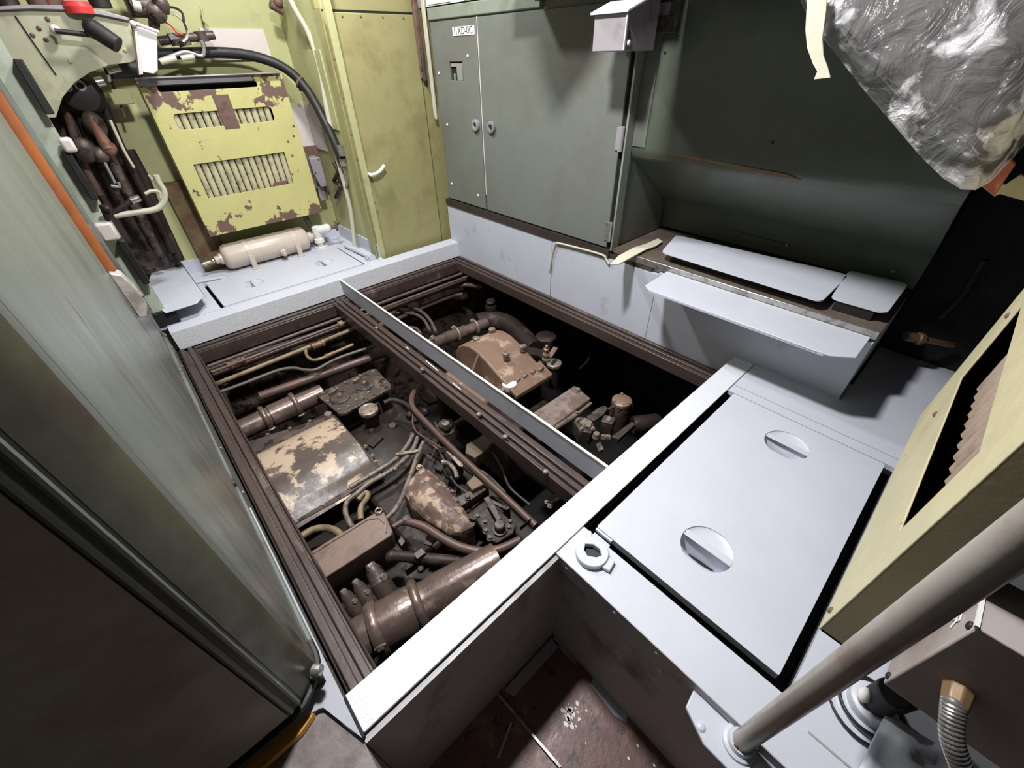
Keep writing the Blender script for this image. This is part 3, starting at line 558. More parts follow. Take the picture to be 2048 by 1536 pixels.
MB().torus((.80,-.345,.026),(0,0,1),.060,.004).torus((.80,-.345,.011),(0,0,1),.077,.003).build('dark_ring', BLACK, vb)
MB().cyl((.80,-.345,.05),(.80,-.345,.13),.030).cyl((.80,-.36,.09),(.87,-.40,.10),.022).build('valve_neck', BLACK, vb, bevel=.003)
MB().ball((.785,-.318,.075), .018, (1,.7,1.1)).build('white_cap', WHITE, vb)
rag = MB(); G = 22; vs = []
for i in range(G+1):
    for j in range(G+1):
        u, v = i/G, j/G; p = V((.645+.15*u-.02*v, -.36-.34*v, .004+.045*math.sin(u*1.7)*(1-v*.4)+.02)); p.z += noise.noise(p*16)*.030+abs(noise.noise(p*31))*.018; p.z = max(p.z, .004)
        p.x += noise.noise(p*9+V((3,3,3)))*.02; vs.append(p)
rag.add(vs, [(i*(G+1)+j,(i+1)*(G+1)+j,(i+1)*(G+1)+j+1,i*(G+1)+j+1) for i in range(G) for j in range(G)])
ro = one('grey_rag', rag, GREYW, 'crumpled paint-grey rag lying on the platform below the ribbed conduit', 'rag', ang=180); ro.modifiers.new('thick','SOLIDIFY').thickness = .004
one('deck_seam_strip', MB().box((.655,-1.2,.0005),(.660,-.27,.0025)), GREYD, 'thin dark seam strip on the platform left of the grey rag', 'strip')
# ---------------------------------------------------------------- olive door
do = thing('door_1', 'olive-yellow metal door with lever handle behind the far beam', 'door', (1.67,3.13,-.1))
MB().box((1.358,3.118,-.10),(1.982,3.139,1.468)).build('door_leaf', OLIVE, do, bevel=.003)
MB().box((1.345,3.133,-.10),(1.3578,3.139,1.478)).box((1.345,3.13,1.469),(1.989,3.139,1.480)).build('door_gap', DARK, do)
hp = MB().holed([(p[0],p[1]) for p in arc(1.430,.62,.022,0,180,6)+arc(1.430,.355,.022,180,360,6)], [circ(1.43,.40,.007,10)], XZ, 3.119, 3.113).build('handle_plate', OLIVE, do, bevel=.0015)
MB().tube([(1.430,3.114,.60),(1.430,3.075,.60)], .010, 10, False).tube([(1.428,3.075,.598),(1.46,3.072,.600),(1.505,3.072,.614),(1.545,3.070,.645)], lambda t: .0105+.003*t, 10).ball((1.430,3.073,.598),.014).build('lever', WHITE, hp)
for (x, z) in [(1.385,1.44),(1.48,1.45),(1.60,1.452),(1.75,1.452),(1.90,1.45),(1.375,1.25),(1.375,1.05),(1.375,.85),(1.375,.70),(1.375,.2),(1.375,.05)]: MB().ball((x,3.117,z), .006, (1,.5,1), 8, 5).build('rivet', RUST, do)
hg = thing('door_hinge_bar', 'dark rusty hinge bar on the right edge of the olive door', 'hinge', (1.985,3.10,1.1))
MB().box((1.972,3.085,1.13),(1.998,3.118,1.62)).build('hinge_leaf', RUST, hg, bevel=.003)
MB().cyl((1.985,3.08,1.12),(1.985,3.08,1.30),.014).build('hinge_pin', GRIME, hg)
MB().box((1.962,3.07,1.18),(1.98,3.09,1.20)).build('hinge_tab', GRIME, hg)
# riveted strips and panels on the pale green return wall and far wall
rs = thing('riveted_strip', 'pale green riveted strip running up beside the olive door', 'strip', (1.374,3.2,.1))
MB().box((1.368,3.135,.105),(1.3755,3.19,1.95)).box((1.370,3.20,.105),(1.3755,3.215,1.95)).build('strip_plate', LIME, rs)
for k in range(11): MB().ball((1.366,3.162,.2+.145*k), .006, (.5,1,1), 8, 5).build('rivet', RUST, rs)
one('wall_panel', MB().box((1.368,3.30,.86),(1.3755,3.60,1.30)), LIME, 'pale green sheet panel screwed to the wall left of the riveted strip', 'panel', bevel=.002)
pp = [(0.948,3.83,1.411), (1.34,3.83,1.436), (1.31,3.83,1.259), (0.852,3.83,1.268)]
one('cladding_sheet', MB().prism([(.86,3.838,1.26),(1.24,3.838,1.26),(1.24,3.838,1.42),(.86,3.838,1.42)], (0,.012,0)), PINKW, 'wide pale panel on the far wall behind the black hose arch', 'panel', 'pale wall panels')
one('cladding_sheet', MB().prism([(1.22,3.838,.70),(1.372,3.838,.70),(1.372,3.838,1.0),(1.22,3.838,1.0)], (0,.012,0)).prism([(1.366,3.60,.70),(1.366,3.838,.70),(1.366,3.838,1.0),(1.366,3.60,1.0)], (.008,0,0)), PINKW, 'pale upright panel between the yellow radiator cover and the cream pole', 'panel', 'pale wall panels')
gb = thing('grey_switch_box', 'small angular grey switch box between radiator cover and cream pole', 'box', (1.25,3.70,.40))
MB().prism([(1.235,3.66,.66),(1.315,3.66,.66),(1.315,3.66,.455),(1.262,3.66,.455),(1.235,3.66,.56)], (0,.12,0)).build('box_body', BOXG, gb, bevel=.004)
MB().box((1.20,3.70,.44),(1.25,3.80,.68)).build('box_side', RUST, gb)
MB().box((1.25,3.72,.34),(1.30,3.84,.45)).build('lower_box', BOXG, gb, bevel=.003)
for p in ((1.25,3.657,.56),(1.30,3.657,.645),(1.30,3.657,.475)): MB().ball(p,.005,(1,.5,1),8,5).build('screw', DARK, gb)
MB().box((1.215,3.80,.38),(1.372,3.845,.72)).build('back_plate', RUST, gb)
hs = thing('hose_fitting', 'dark pipe fittings with bright sleeves beside the cream pole', 'fitting', (1.36,3.5,.5))
MB().tube([(1.35,3.492,0.639),(1.35,3.464,0.574),(1.35,3.59,0.496),(1.35,3.494,0.474),(1.35,3.642,0.364)], .014, 8).build('bent_pipe', GRIMD, hs)
MB().cyl((1.35,3.307,0.773),(1.35,3.302,0.704),.020).cyl((1.35,3.324,0.682),(1.35,3.319,0.637),.022).build('bright_sleeve', STEEL, hs)
MB().tube([(1.35,3.326,0.626),(1.35,3.333,0.534),(1.35,3.375,0.493)], .010, 8).build('thin_tube', STEEL, hs)
cp = thing('cream_pole', 'cream grab pole bending at the top beside the olive door', 'pole', (1.30,3.50,0))
MB().tube([(1.30,3.40,0.0)]+[(1.349,3.4,0.332),(1.349,3.4,0.667),(1.36,3.4,0.961),(1.381,3.4,1.196),(1.366,3.4,1.374),(1.316,3.4,1.502),(1.29,3.4,1.621)], .0165, 12).build('pole', CORD, cp)
MB().lathe((1.30,3.40,0),(0,0,1),[(0,.045),(.008,.045),(.010,.026),(.03,.024)],20).build('foot', GREY, cp)
one('black_hose', MB().tube([(.02,3.74,.80),(.02,3.74,1.05),(.09,3.74,1.19),(.22,3.75,1.265),(.45,3.76,1.288),(.70,3.76,1.297),(.95,3.76,1.296),(1.13,3.74,1.268),(1.26,3.66,1.20),(1.32,3.55,1.08),(1.335,3.42,.90),(1.345,3.36,.76),(1.352,3.34,.66)], .030, 12), BLACK, 'thick black hose arching over the yellow radiator cover', 'hose')
one('hose_clip', MB().torus((1.30,3.60,1.13),(.5,-.6,-.6),.033,.008).box((1.30,3.62,1.08),(1.36,3.66,1.11)), RUST, 'brown clip holding the black hose near the cream pole', 'clip')
# beige compressed-air tank
tk = thing('air_tank', 'beige compressed-air tank strapped on the far deck under the radiator cover', 'tank', (.7,3.70,0))
cz, cy, tr = .098, 3.705, .092
MB().lathe((.405,cy,cz),(1,0,0),[(0,.001),(.0,.04),(.008,.068),(.022,.084),(.042,tr),(.60,tr),(.62,.086),(.636,.070),(.645,.04),(.645,.001)],32,caps=False).build('tank_shell', TANKM, tk)
for x in (.565,.915): 
    MB().lathe((x,cy,cz),(1,0,0),[(0,tr+.003),(.032,tr+.003)],32).box((x-.002,cy-tr-.01,0),(x+.034,cy-tr+.012,.10)).box((x-.008,cy-tr-.032,0.0005),(x+.04,cy-tr+.02,.006)).build('strap', TANKM, tk, bevel=.001)
MB().cyl((.81,cy-.09,.07),(.81,cy-.118,.055),.024).hexa((.81,cy-.116,.056),(0,-1,-.4),.018,.018).build('drain_plug', TANKM, tk, bevel=.001)
MB().lathe((.408,cy,cz),(-1,0,0),[(0,.042),(.02,.042),(.022,.030),(.05,.028)],16).build('end_fitting', TANKM, tk)
MB().cyl((.36,cy,cz),(.30,cy,cz-.004),.013).ball((.345,cy,cz),.020).cyl((.30,cy,cz-.005),(.27,cy-.005,cz-.01),.016).build('bright_union', STEEL, tk)
MB().lathe((1.05,cy,cz),(1,0,0),[(0,.04),(.03,.04),(.032,.024),(.07,.024)],16).build('end_fitting', TANKM, tk)
one('grey_tube', MB().tube([(.36,3.56,.006),(.29,3.585,.010),(.21,3.60,.012),(.05,3.63,.014)], .010, 8), GREY, 'thin grey painted tube on the deck left of the air tank', 'tube')
wv = thing('white_valve', 'white angle valve with brown handwheel right of the air tank', 'valve', (1.13,3.68,0))
MB().lathe((1.13,3.68,0),(0,0,1),[(0,.05),(.01,.05),(.012,.026),(.04,.026),(.045,.042),(.075,.040),(.08,.03),(.12,.036),(.17,.034),(.18,.02)],20).cyl((1.13,3.68,.14),(1.20,3.64,.15),.034).ball((1.205,3.637,.15),.036).build('valve_body', WHITE, wv)
MB().cyl((1.21,3.635,.15),(1.27,3.61,.155),.014).torus((1.275,3.607,.157),(1,-.4,.05),.028,.010,16,6).ball((1.29,3.60,.185),.018).build('handwheel', RUST, wv)
MB().cyl((1.10,3.70,.17),(1.08,3.71,.30),.020).build('riser', GRIME, wv)
one('deck_tube', MB().cyl((1.27,3.50,.022),(1.30,3.12,.022),.018).lathe((1.30,3.12,.022),(.08,-1,0),[(0,.026),(.03,.028)],16), GREY, 'short grey tube end lying on the far deck near the pit corner', 'tube')
one('deck_guide', MB().box((1.265,3.10,0.0005),(1.33,3.16,.012)).box((1.26,3.09,.0005),(1.268,3.13,.03)), GREY, 'small grey guide bracket on the far deck beside the tube end', 'bracket')
# grey flap at far left
fp = thing('side_flap', 'light grey flap plate with clipped corners standing out over the far deck at left', 'flap', (.05,3.4,.07))
MB().prism([(.162,3.13,.085),(.10,3.03,.085),(-.068,3.02,.085),(-.12,3.30,.085),(-.09,3.55,.085),(-.02,3.98-.14,.085),(.10,3.84,.085),(.165,3.82,.085)], (0,0,.006)).build('flap_plate', GREY, fp, bevel=.0015)
MB().box((.158,3.13,.07),(.166,3.82,.091)).build('folded_edge', GREY, fp)
MB().box((-.16,3.05,0),(-.02,3.6,.084)).build('flap_support', DARK, fp)
# ---------------------------------------------------------------- machinery cluster on the far wall at left
cl = thing('brake_valve_cluster', 'tall cluster of dark oily pipes and valves on the wall left of the radiator cover', 'valve cluster', (.12,3.7,.1))
def wp(l, y): return [ (lambda q: q)(p) for p in l ]
Yc = 3.72
MB().box((-.12,3.79,.02),(.16,3.845,1.22)).build('back_plate', GRIME, cl)
for pts, r, mt, nm in [
    ([(0.091,3.7,1.124),(0.043,3.7,0.861),(0.021,3.7,0.526),(0.03,3.7,0.265)], .030, GRIMD, 'pipe'),
    ([(0.131,3.68,1.099),(0.098,3.68,0.856),(0.077,3.68,0.58),(0.066,3.68,0.226)], .026, GRIME, 'pipe'),
    ([(0.192,3.7,1.083),(0.168,3.7,0.872),(0.159,3.7,0.591),(0.14,3.7,0.218)], .024, GRIMD, 'pipe'),
    ([(0.025,3.7,1.082),(-0.037,3.7,0.819),(-0.052,3.7,0.63)], .020, RUST, 'pipe'),
    ([(0.199,3.72,0.84),(0.199,3.72,0.67),(0.176,3.72,0.459),(0.159,3.72,0.152)], .030, GRIMD, 'pipe'),
    ([(0.18,3.62,1.004),(0.176,3.62,0.96),(0.169,3.62,0.84),(0.173,3.62,0.759)], .008, CORD, 'thin_tube'),
    ([(0.282,3.7,1.183),(0.271,3.7,1.078),(0.258,3.7,1.005)], .007, RUST, 'thin_tube'),
    ([(0.053,3.6,0.813),(0.049,3.6,0.739),(0.046,3.6,0.696)], .008, BOXG, 'thin_tube')]:
    MB().tube(pts, r, 10).build(nm, mt, cl)
cv = (0.104,3.6,0.927); MB().tube([(0.102,3.6,1.024),(0.1,3.6,0.959),(0.1,3.6,0.915),(0.103,3.6,0.874)], lambda t: .020+.014*t, 12).ball((0.107,3.6,0.873),.036,(1,.8,1.1)).build('copper_valve', COPPER, cl)
MB().ball((0.102,3.62,0.986),.05,(1,.8,1.4)).ball((-0.001,3.62,0.874),.055,(1,.8,1.2)).ball((0.051,3.62,0.842),.045).build('valve_body', GRIME, cl)
MB().box((0.237,3.7,1.068),off((0.336,3.66,1.111),(0,0,.03))).build('flange_block', LIME, cl, bevel=.006)
for p, r in (((0.13,3.6,1.167),.020),((0.074,3.6,1.163),.016)): MB().torus(p,(0,-1,0),r,.006).build('nut_ring', BOXG, cl)
ba = thing('black_gauge_body', 'black rounded valve body with bright pipe stubs under the hose arch', 'valve', (.12,3.66,1.0))
MB().lathe((.11,3.60,1.13),(0,1,0),[(0,.02),(.01,.08),(.05,.105),(.12,.11)],24).build('body', BLACK, ba)
MB().cyl((0.282,3.62,1.229),(0.424,3.66,1.229),.042).build('side_pipe', BLACK, ba)
MB().cyl((0.275,3.58,1.225),(0.338,3.58,1.236),.018).cyl((0.202,3.56,1.178),(0.239,3.56,1.183),.022).cyl((0.272,3.57,1.208),(0.262,3.57,1.179),.009).build('bright_stub', STEEL, ba)
br = thing('loop_rail', 'cream looped handle bar with bright grip in front of the pipe cluster', 'handle', (.15,3.4,.55))
MB().tube([(-0.042,3.38,0.569),(0.057,3.38,0.567),(0.161,3.38,0.566),(0.218,3.38,0.6),(0.243,3.38,0.653),(0.239,3.38,0.7),(0.243,3.38,0.74)], .016, 10).build('loop_bar', CORD, br)
MB().tube([(0.148,3.38,0.653),(0.182,3.38,0.663),(0.217,3.38,0.652),(0.211,3.38,0.619)], .009, 8).build('inner_rod', CORD, br)
MB().cyl((0.068,3.37,0.631),(0.116,3.37,0.641),.018).build('bright_grip', STEEL, br)
MB().tube([(-0.044,3.38,0.58),(0.032,3.38,0.614),(0.084,3.38,0.632)], .015, 8).build('dark_lever', GRIMD, br)
one('angle_hook', MB().tube([(0.212,3.4,0.742),(0.214,3.4,0.72),(0.252,3.4,0.72)], .008, 6, False), CORD, 'small cream hook bracket above the looped rail', 'hook')
one('white_hook', MB().tube([(0.02,3.5,0.699),(0.057,3.5,0.688),(0.061,3.5,0.714)], .009, 6, False), BOXG, 'small pale hook at the foot of the thin tube left of the looped rail', 'hook')
RUSTW = M('corroded_wall', S(126,108,72), S(92,62,44), thr=.52, soft=.12, sc=6, rough=.6, bump=.3, var=.2)
one('corroded_wall_panel', MB().box((.28,3.80,.0),(.46,3.846,.62)), RUSTW, 'brown corroded wall sheet below the left side of the radiator cover', 'panel')
# upper-left dashboard with lever
da = thing('arched_panel', 'pale grey-green arched panel with black lever knob in the upper left corner', 'panel', (.2,3.5,1.2))
top = [(-0.116,3.5,1.447),(-0.01,3.5,1.46),(0.097,3.5,1.466),(0.225,3.5,1.466),(0.355,3.5,1.451),(0.466,3.5,1.43),(0.461,3.5,1.394),(0.435,3.5,1.322),(0.427,3.5,1.273)]
MB().prism(top + [(0.39,3.5,1.259),(0.294,3.5,1.25),(0.195,3.5,1.222),(0.113,3.5,1.183),(0.031,3.5,1.123),(-0.039,3.5,1.041),(-0.136,3.5,1.049),(-0.302,3.5,1.133)], (0,.03,0)).build('panel_sheet', M('arched_panel_paint', S(168,168,142), S(120,112,92), thr=.6, soft=.12, sc=5, rough=.45, var=.1), da, bevel=.002)
MB().prism([(-0.115,3.48,1.445),(-0.01,3.48,1.458),(0.096,3.48,1.465),(0.224,3.48,1.465),(0.353,3.48,1.45),(0.463,3.48,1.429),(0.473,3.48,1.441),(0.362,3.48,1.469),(0.234,3.48,1.483),(0.105,3.48,1.481),(-0.002,3.48,1.472),(-0.107,3.48,1.459)], (0,.08,0)).build('top_rim', BOXG, da, bevel=.003)
MB().tube([(0.141,3.42,1.384),(0.203,3.42,1.377),(0.267,3.42,1.37)], .011, 8, False).build('lever_rod', BLACK, da)
MB().cyl((0.291,3.4,1.392), (0.355,3.36,1.329), .042, .038, 20).ball((0.291,3.4,1.392),.042).build('lever_knob', BLACK, da)
MB().ball((0.147,3.46,1.389),.022).build('pivot', WHITE, da)
for k, q in enumerate([(0.141,3.498,1.431),(0.09,3.498,1.396),(0.092,3.498,1.353),(0.053,3.498,1.371),(0.139,3.498,1.268),(0.39,3.498,1.311)]): MB().ball(q, .010, (1,.5,1), 8, 5).build('screw', RUST if k < 4 else LIME, da)
MB().tube([(0.03,3.497,1.44),(0.041,3.497,1.334),(0.056,3.497,1.216)], .003, 6, False).build('panel_seam', DARK, da)
wb = thing('white_metal_tray', 'white folded metal tray hanging between the arched panel and the pipe valves', 'tray', (.45,3.45,1.2))
MB().prism([(0.481,3.44,1.407),(0.56,3.44,1.384),(0.489,3.44,1.223),(0.463,3.44,1.207),(0.415,3.44,1.217)], (0,.02,0)).build('tray_face', WHITE, wb, bevel=.003)
MB().prism([(0.468,3.43,1.407),(0.479,3.43,1.407),(0.412,3.43,1.208),(0.394,3.43,1.205)], (0,.06,0)).build('tray_side', PINKW, wb)
MB().tube([(0.477,3.42,1.418),(0.513,3.42,1.403),(0.566,3.42,1.383)], .008, 8, False).ball((0.467,3.42,1.416),.014).build('tray_rim', WHITE, wb)
# valves, wires and cap above
uv = thing('upper_pipe_valve', 'brown oily valve with pipe ends above the white tray', 'valve', (.6,3.7,1.3))
MB().cyl((0.594,3.7,1.354),(0.894,3.7,1.382),.022).cyl((0.82,3.7,1.4),(0.825,3.7,1.349),.034).cyl((0.708,3.68,1.381),(0.717,3.68,1.33),.036).hexa((0.647,3.68,1.358),(1,0,.1),.034,.05).build('pipe_body', GRIME, uv)
MB().tube([(0.545,3.66,1.263),(0.623,3.66,1.285),(0.7,3.66,1.302),(0.772,3.66,1.282),(0.8,3.66,1.31),(0.804,3.66,1.357)], .010, 8).build('steel_tube', BOXG, uv)
MB().cyl((0.548,3.66,1.258),(0.636,3.66,1.275),.016).cyl((0.661,3.66,1.272),(0.733,3.66,1.28),.015).build('bright_sleeve', CORD, uv)
ub = thing('upper_brown_valve', 'dirty brown valve block hanging at the top edge left of centre', 'valve', (.55,3.7,1.4))
MB().box((0.508,3.7,1.453),off((0.61,3.6,1.519),(0,0,.10))).build('dark_block', GRIMD, ub, bevel=.01)
MB().cyl((0.519,3.62,1.494),(0.682,3.62,1.507),.042).ball((0.622,3.6,1.475),.05).ball((0.658,3.58,1.508),.04).cyl((0.582,3.66,1.444),(0.622,3.66,1.427),.036).build('valve_body', GRIME, ub)
MB().cyl((0.524,3.58,1.499),(0.558,3.58,1.492),.024).build('label_sleeve', CORD, ub)
one('black_wire', MB().tube([(0.678,3.62,1.498),(0.725,3.62,1.496),(0.751,3.62,1.475),(0.743,3.62,1.436),(0.742,3.62,1.401)], .006, 6), BLACK, 'thin black wire looping from the brown valve block', 'wire')
one('cream_wire', MB().tube([(0.674,3.64,1.483),(0.726,3.64,1.463),(0.751,3.64,1.424),(0.733,3.64,1.37),(0.702,3.64,1.348)], .007, 6), CORD, 'cream wire looping beside the thin black wire', 'wire')
one('red_wire', MB().tube([(0.652,3.64,1.436),(0.679,3.64,1.414),(0.687,3.64,1.392),(0.716,3.64,1.379)], .004, 6), RED, 'short red wire under the two looping wires', 'wire')
one('red_bowl', MB().lathe((0.28,3.5,1.479),(0,0,1),[(-.028,.05),(-.026,.058),(.0,.062),(.02,.05),(.024,.001)],24,caps=False), RED, 'round red plastic bowl on top of the arched panel', 'bowl')
for k, (p, mt, lb_) in enumerate((((0.029,3.58,1.473), GRIMD, 'dark object standing on the arched panel near the left frame edge'), ((0.148,3.58,1.476), RUST, 'brown pot standing on the arched panel left of the red bowl'), ((0.199,3.58,1.478), COPPER, 'copper coloured pot behind the red bowl on the arched panel'), ((0.387,3.58,1.483), BLACK, 'dark pot standing on the arched panel right of the red bowl'))):
    one('small_pot', MB().lathe(p,(0,0,1),[(0,.045),(.09,.05),(.10,.03)],16), mt, lb_, 'pot')
one('wall_bracket', MB().tube([(0.903,3.8,1.517),(0.891,3.8,1.452),(0.909,3.8,1.429)], .008, 6, False), LIME, 'pale green wire bracket on the far wall above the pale panel', 'bracket')
one('top_pipe_stub', MB().cyl((1.284,3.7,1.536),(1.354,3.7,1.505),.025).ball((1.33,3.68,1.546),.03), RUST, 'brown pipe stub at the top edge beside the cream pole', 'pipe')
# ================================================================ engine pit
def pipe(name, label, pts, r, mat, grp=None, fit=(), seg=10, sub=5, cat='pipe'):
    t = thing(name, label, cat, pts[0], grp)
    MB().tube(pts, r, seg, sub=sub).build('tube', mat, t)
    for a, b, rr, mt in fit:
        d = V(b)-V(a); L = d.length; MB().lathe(a, d, [(0,rr*1.22),(L*.16,rr*1.22),(L*.18,rr),(L*.80,rr),(L*.82,rr*1.22),(L,rr*1.22)], 14).build('coupling', mt, t)
    return t
def line(y, z, x0=-.02, x1=1.98): return [(x0,y,z),(x1,y,z)]
pipe('pit_pipe', 'slim brown pipe nearest the far beam at the top of the pit', line(2.80,-.215), .012, PIPE)
pipe('pit_pipe', 'second slim brown pipe from the far beam with a small clip', line(2.735,-.225), .011, PIPE, fit=[((.79,2.735,-.225),(.82,2.735,-.225),.020,PIPEB)])
pipe('pit_pipe', 'dark red-brown pipe lying low between the slim pipes', line(2.775,-.27), .016, REDP)
a_ = (-0.033,2.874,-0.27); b_ = (0.848,2.781,-0.27); f1 = (0.076,2.798,-0.262); f2 = (0.176,2.785,-0.262)
pipe('pit_pipe', 'thick brown pipe with a brass coupling near the left rail', [(-.05,a_[1],-.27), mid(a_,b_), b_, off(b_,(.06,-.01,-.02))], .021, PIPE, fit=[(f1,f2,.030,BRASS)])
a_ = (-0.03,2.701,-0.29); b_ = (0.528,2.712,-0.29); c_ = (0.854,2.724,-0.29); f1 = (0.561,2.687,-0.285); f2 = (0.644,2.684,-0.285)
t = pipe('pit_pipe', 'beige branching pipe with a brass union left of the divider', [(-.03,a_[1],-.29), a_, b_, c_, (0.938,2.749,-0.285)], .0145, PIPEB, fit=[(f1,f2,.023,BRASS)])
MB().tube([(0.522,2.713,-0.3),(0.499,2.627,-0.3),(0.51,2.552,-0.3),(0.565,2.53,-0.3),(0.661,2.536,-0.3),(0.787,2.542,-0.3)], .0105, 10).build('branch', PIPEB, t)
MB().lathe((0.588,2.528,-0.298), V((0.66,2.532,-0.298))-V((0.588,2.528,-0.298)), [(0,.018),(.006,.018),(.008,.014),(.06,.014)], 12).build('branch_union', BRASS, t)
pipe('pit_cable', 'wavy grey-brown cable running across the pit below the beige pipe', [(-.03,(-0.033,2.681,-0.34)[1]+.01,-.34)]+[(-0.033,2.681,-0.34),(0.107,2.67,-0.34),(0.246,2.667,-0.34),(0.325,2.658,-0.34),(0.394,2.615,-0.34),(0.439,2.541,-0.34),(0.494,2.495,-0.34),(0.577,2.508,-0.34),(0.669,2.517,-0.34),(0.842,2.494,-0.34),(1.022,2.463,-0.34)], .0105, M('cable_sheath', S(96,90,80), rough=.5, var=.2), cat='cable')
pipe('pit_cable', 'short thick cable end emerging by the left rail', [(-.04,2.42,-.36)]+[(-0.012,2.735,-0.36),(0.058,2.738,-0.36)], .016, GRIMD, cat='cable')
pipe('pit_pipe', 'large brown pipe passing behind the clamped duct', [(0.141,2.585,-0.42),(0.383,2.551,-0.42),(0.856,2.486,-0.42),(1.082,2.455,-0.42)], .030, REDP, seg=14)
pipe('pit_pipe', 'thick brown pipe bending down in the far right corner of the pit', [(.98,2.60,-.31)]+[(1.324,2.827,-0.31),(1.516,2.833,-0.31),(1.721,2.839,-0.31),(1.838,2.818,-0.31),(1.949,2.75,-0.31),(2.017,2.626,-0.31)], .020, PIPE)
pipe('pit_pipe', 'brown pipe with a small collar at the far right of the pit', [(1.143,2.916,-0.25),(1.294,2.91,-0.25),(1.578,2.912,-0.25),(1.916,2.915,-0.25)], .010, PIPEB, fit=[((1.187,2.908,-0.25),(1.222,2.909,-0.25),.018,PIPEB)])
pipe('pit_pipe', 'short brown pipe below the bending pipe at far right', [(1.248,2.808,-0.4),(1.548,2.831,-0.4),(1.83,2.825,-0.4),(1.917,2.794,-0.4)], .017, PIPE)
HOSE = M('dark_hose', S(88,80,72), rough=.45, var=.2)
pipe('pit_hose', 'upper hose curving down to the clamped stub right of the divider', [(1.234,2.928,-0.36),(1.342,2.917,-0.36),(1.417,2.843,-0.36),(1.44,2.69,-0.36),(1.408,2.521,-0.36),(1.347,2.363,-0.36)], .013, HOSE, 'hoses right of the divider', cat='hose')
pipe('pit_hose', 'lower hose curving down beside the clamped stub right of the divider', [(1.213,2.883,-0.38),(1.321,2.847,-0.38),(1.394,2.751,-0.38),(1.399,2.611,-0.38),(1.339,2.436,-0.38)], .013, HOSE, 'hoses right of the divider', cat='hose')
pipe('pit_hose', 'short looped hose end next to the divider beam', [(1.196,2.643,-0.4),(1.258,2.634,-0.4),(1.298,2.574,-0.4),(1.282,2.477,-0.4)], .012, HOSE, 'hoses right of the divider', cat='hose')
# clamped duct top left
def clamp(p, axis, R, parent, mat=CLAMPM, lug=(0,-1,-.4), w=.016):
    a = V(axis).normalized(); o = MB().lathe(V(p)-a*w, a, [(0,R),(.002,R+.010),(w*.5,R+.015),(w*1.0,R+.017),(w*1.5,R+.015),(2*w-.002,R+.010),(2*w,R)], 28).build('clamp', mat, parent)
    l = V(lug).normalized()*(R+.012); l = l - a*l.dot(a)
    MB().obox(V(p)+l, a*.012, l.normalized()*.012, a.cross(l.normalized())*.009).cyl(V(p)+l*1.02-a*.02, V(p)+l*1.02+a*.02, .005, seg=8).build('clamp_screw', BOLTM, o)
    return o
da_ = V((-.06,2.395,-.46)); dx = V((1,0,0))
cd_ = thing('clamped_duct', 'brown duct with two band clamps at the left of the pit', 'duct', da_)
MB().lathe(da_, dx, [(0,.062),(.19,.062),(.195,.071),(.335,.071),(.34,.060),(.52,.060)], 28).build('duct_tube', DUCT, cd_)
q1 = (0.102,2.433,-0.42); q2 = (0.284,2.361,-0.42)
clamp((q1[0],2.395,-.46), dx, .070, cd_); clamp((q2[0],2.395,-.46), dx, .070, cd_)
# plate with two discs
z0 = -.40
cov = thing('twin_disc_cover', 'bolted brown plate with two round discs behind the cream engine cover', 'cover', (0.592,2.194,-0.4))
pl = [(0.404,2.32,-0.4),(0.473,2.33,-0.4),(0.789,2.331,-0.4),(0.816,2.312,-0.4),(0.804,2.089,-0.4),(0.779,2.05,-0.4),(0.464,2.032,-0.4),(0.434,2.049,-0.4)]
MB().prism([off(p,(0,0,-.022)) for p in pl][::-1], (0,0,.022)).build('plate', GRIME, cov, bevel=.004)
MB().prism([off(p,(0,0,-.16)) for p in [(0.43,2.282,-0.4),(0.774,2.29,-0.4),(0.771,2.093,-0.4),(0.46,2.072,-0.4)]][::-1], (0,0,.14)).build('housing', GRIMD, cov)
for p in [(0.506,2.188,-0.4),(0.674,2.2,-0.4)]:
    d = MB().lathe(p,(0,0,1),[(0,.062),(.006,.062),(.008,.056),(.008,.018),(.012,.018)],28).build('disc', GRIME, cov, bevel=.001)
    MB().hexa(off(p,(0,0,.010)),(0,0,1),.016,.018).build('disc_bolt', BOLTM, d)
    MB().obox(off(p,(-.02,.066,.016)),(.022,.006,0),(-.003,.008,0),(0,0,.006)).cyl(off(p,(.015,.07,.01)),off(p,(.015,.07,.03)),.007,seg=8).build('disc_latch', BOLTM, d)
for p in [(0.442,2.304,-0.4),(0.501,2.303,-0.4),(0.594,2.313,-0.4),(0.7,2.315,-0.4),(0.782,2.29,-0.4),(0.781,2.126,-0.4),(0.732,2.101,-0.4),(0.659,2.109,-0.4),(0.604,2.088,-0.4),(0.505,2.073,-0.4),(0.451,2.087,-0.4),(0.431,2.208,-0.4),(0.566,2.098,-0.4)]:
    bolt(p, .008, BOLTM, cov)
# main cream cover
zc = -.43
ec = thing('engine_cover', 'large curved engine cover with flaking cream paint at the left of the pit', 'engine cover', (.17,1.9,-.6))
fl_ = [(-0.043,2.254,-0.45),(0.427,2.13,-0.45),(0.427,1.525,-0.45),(0.265,1.506,-0.45),(-0.043,1.523,-0.45)]
MB().prism([off(p,(0,0,-.016)) for p in fl_][::-1], (0,0,.016)).build('flange', GRIME, ec, bevel=.003)
A0 = V((-0.014,2.153,-0.43)); A1 = V((0.417,2.079,-0.43)); B1 = V((0.393,1.566,-0.43))
x1 = A1.x-.005; yb = (A0.y+A1.y)/2-.03; yf = B1.y+.03; N1 = 14; cs = []
for i in range(N1+1):
    t = i/N1; y = yb + (yf-.06-yb)*t; bulge = .045*math.sin(math.pi*(.12+.62*t)) - (.07*max(0,t-.72)/.28); cs.append((y, -.445+.03*min(1,t*6)+bulge))
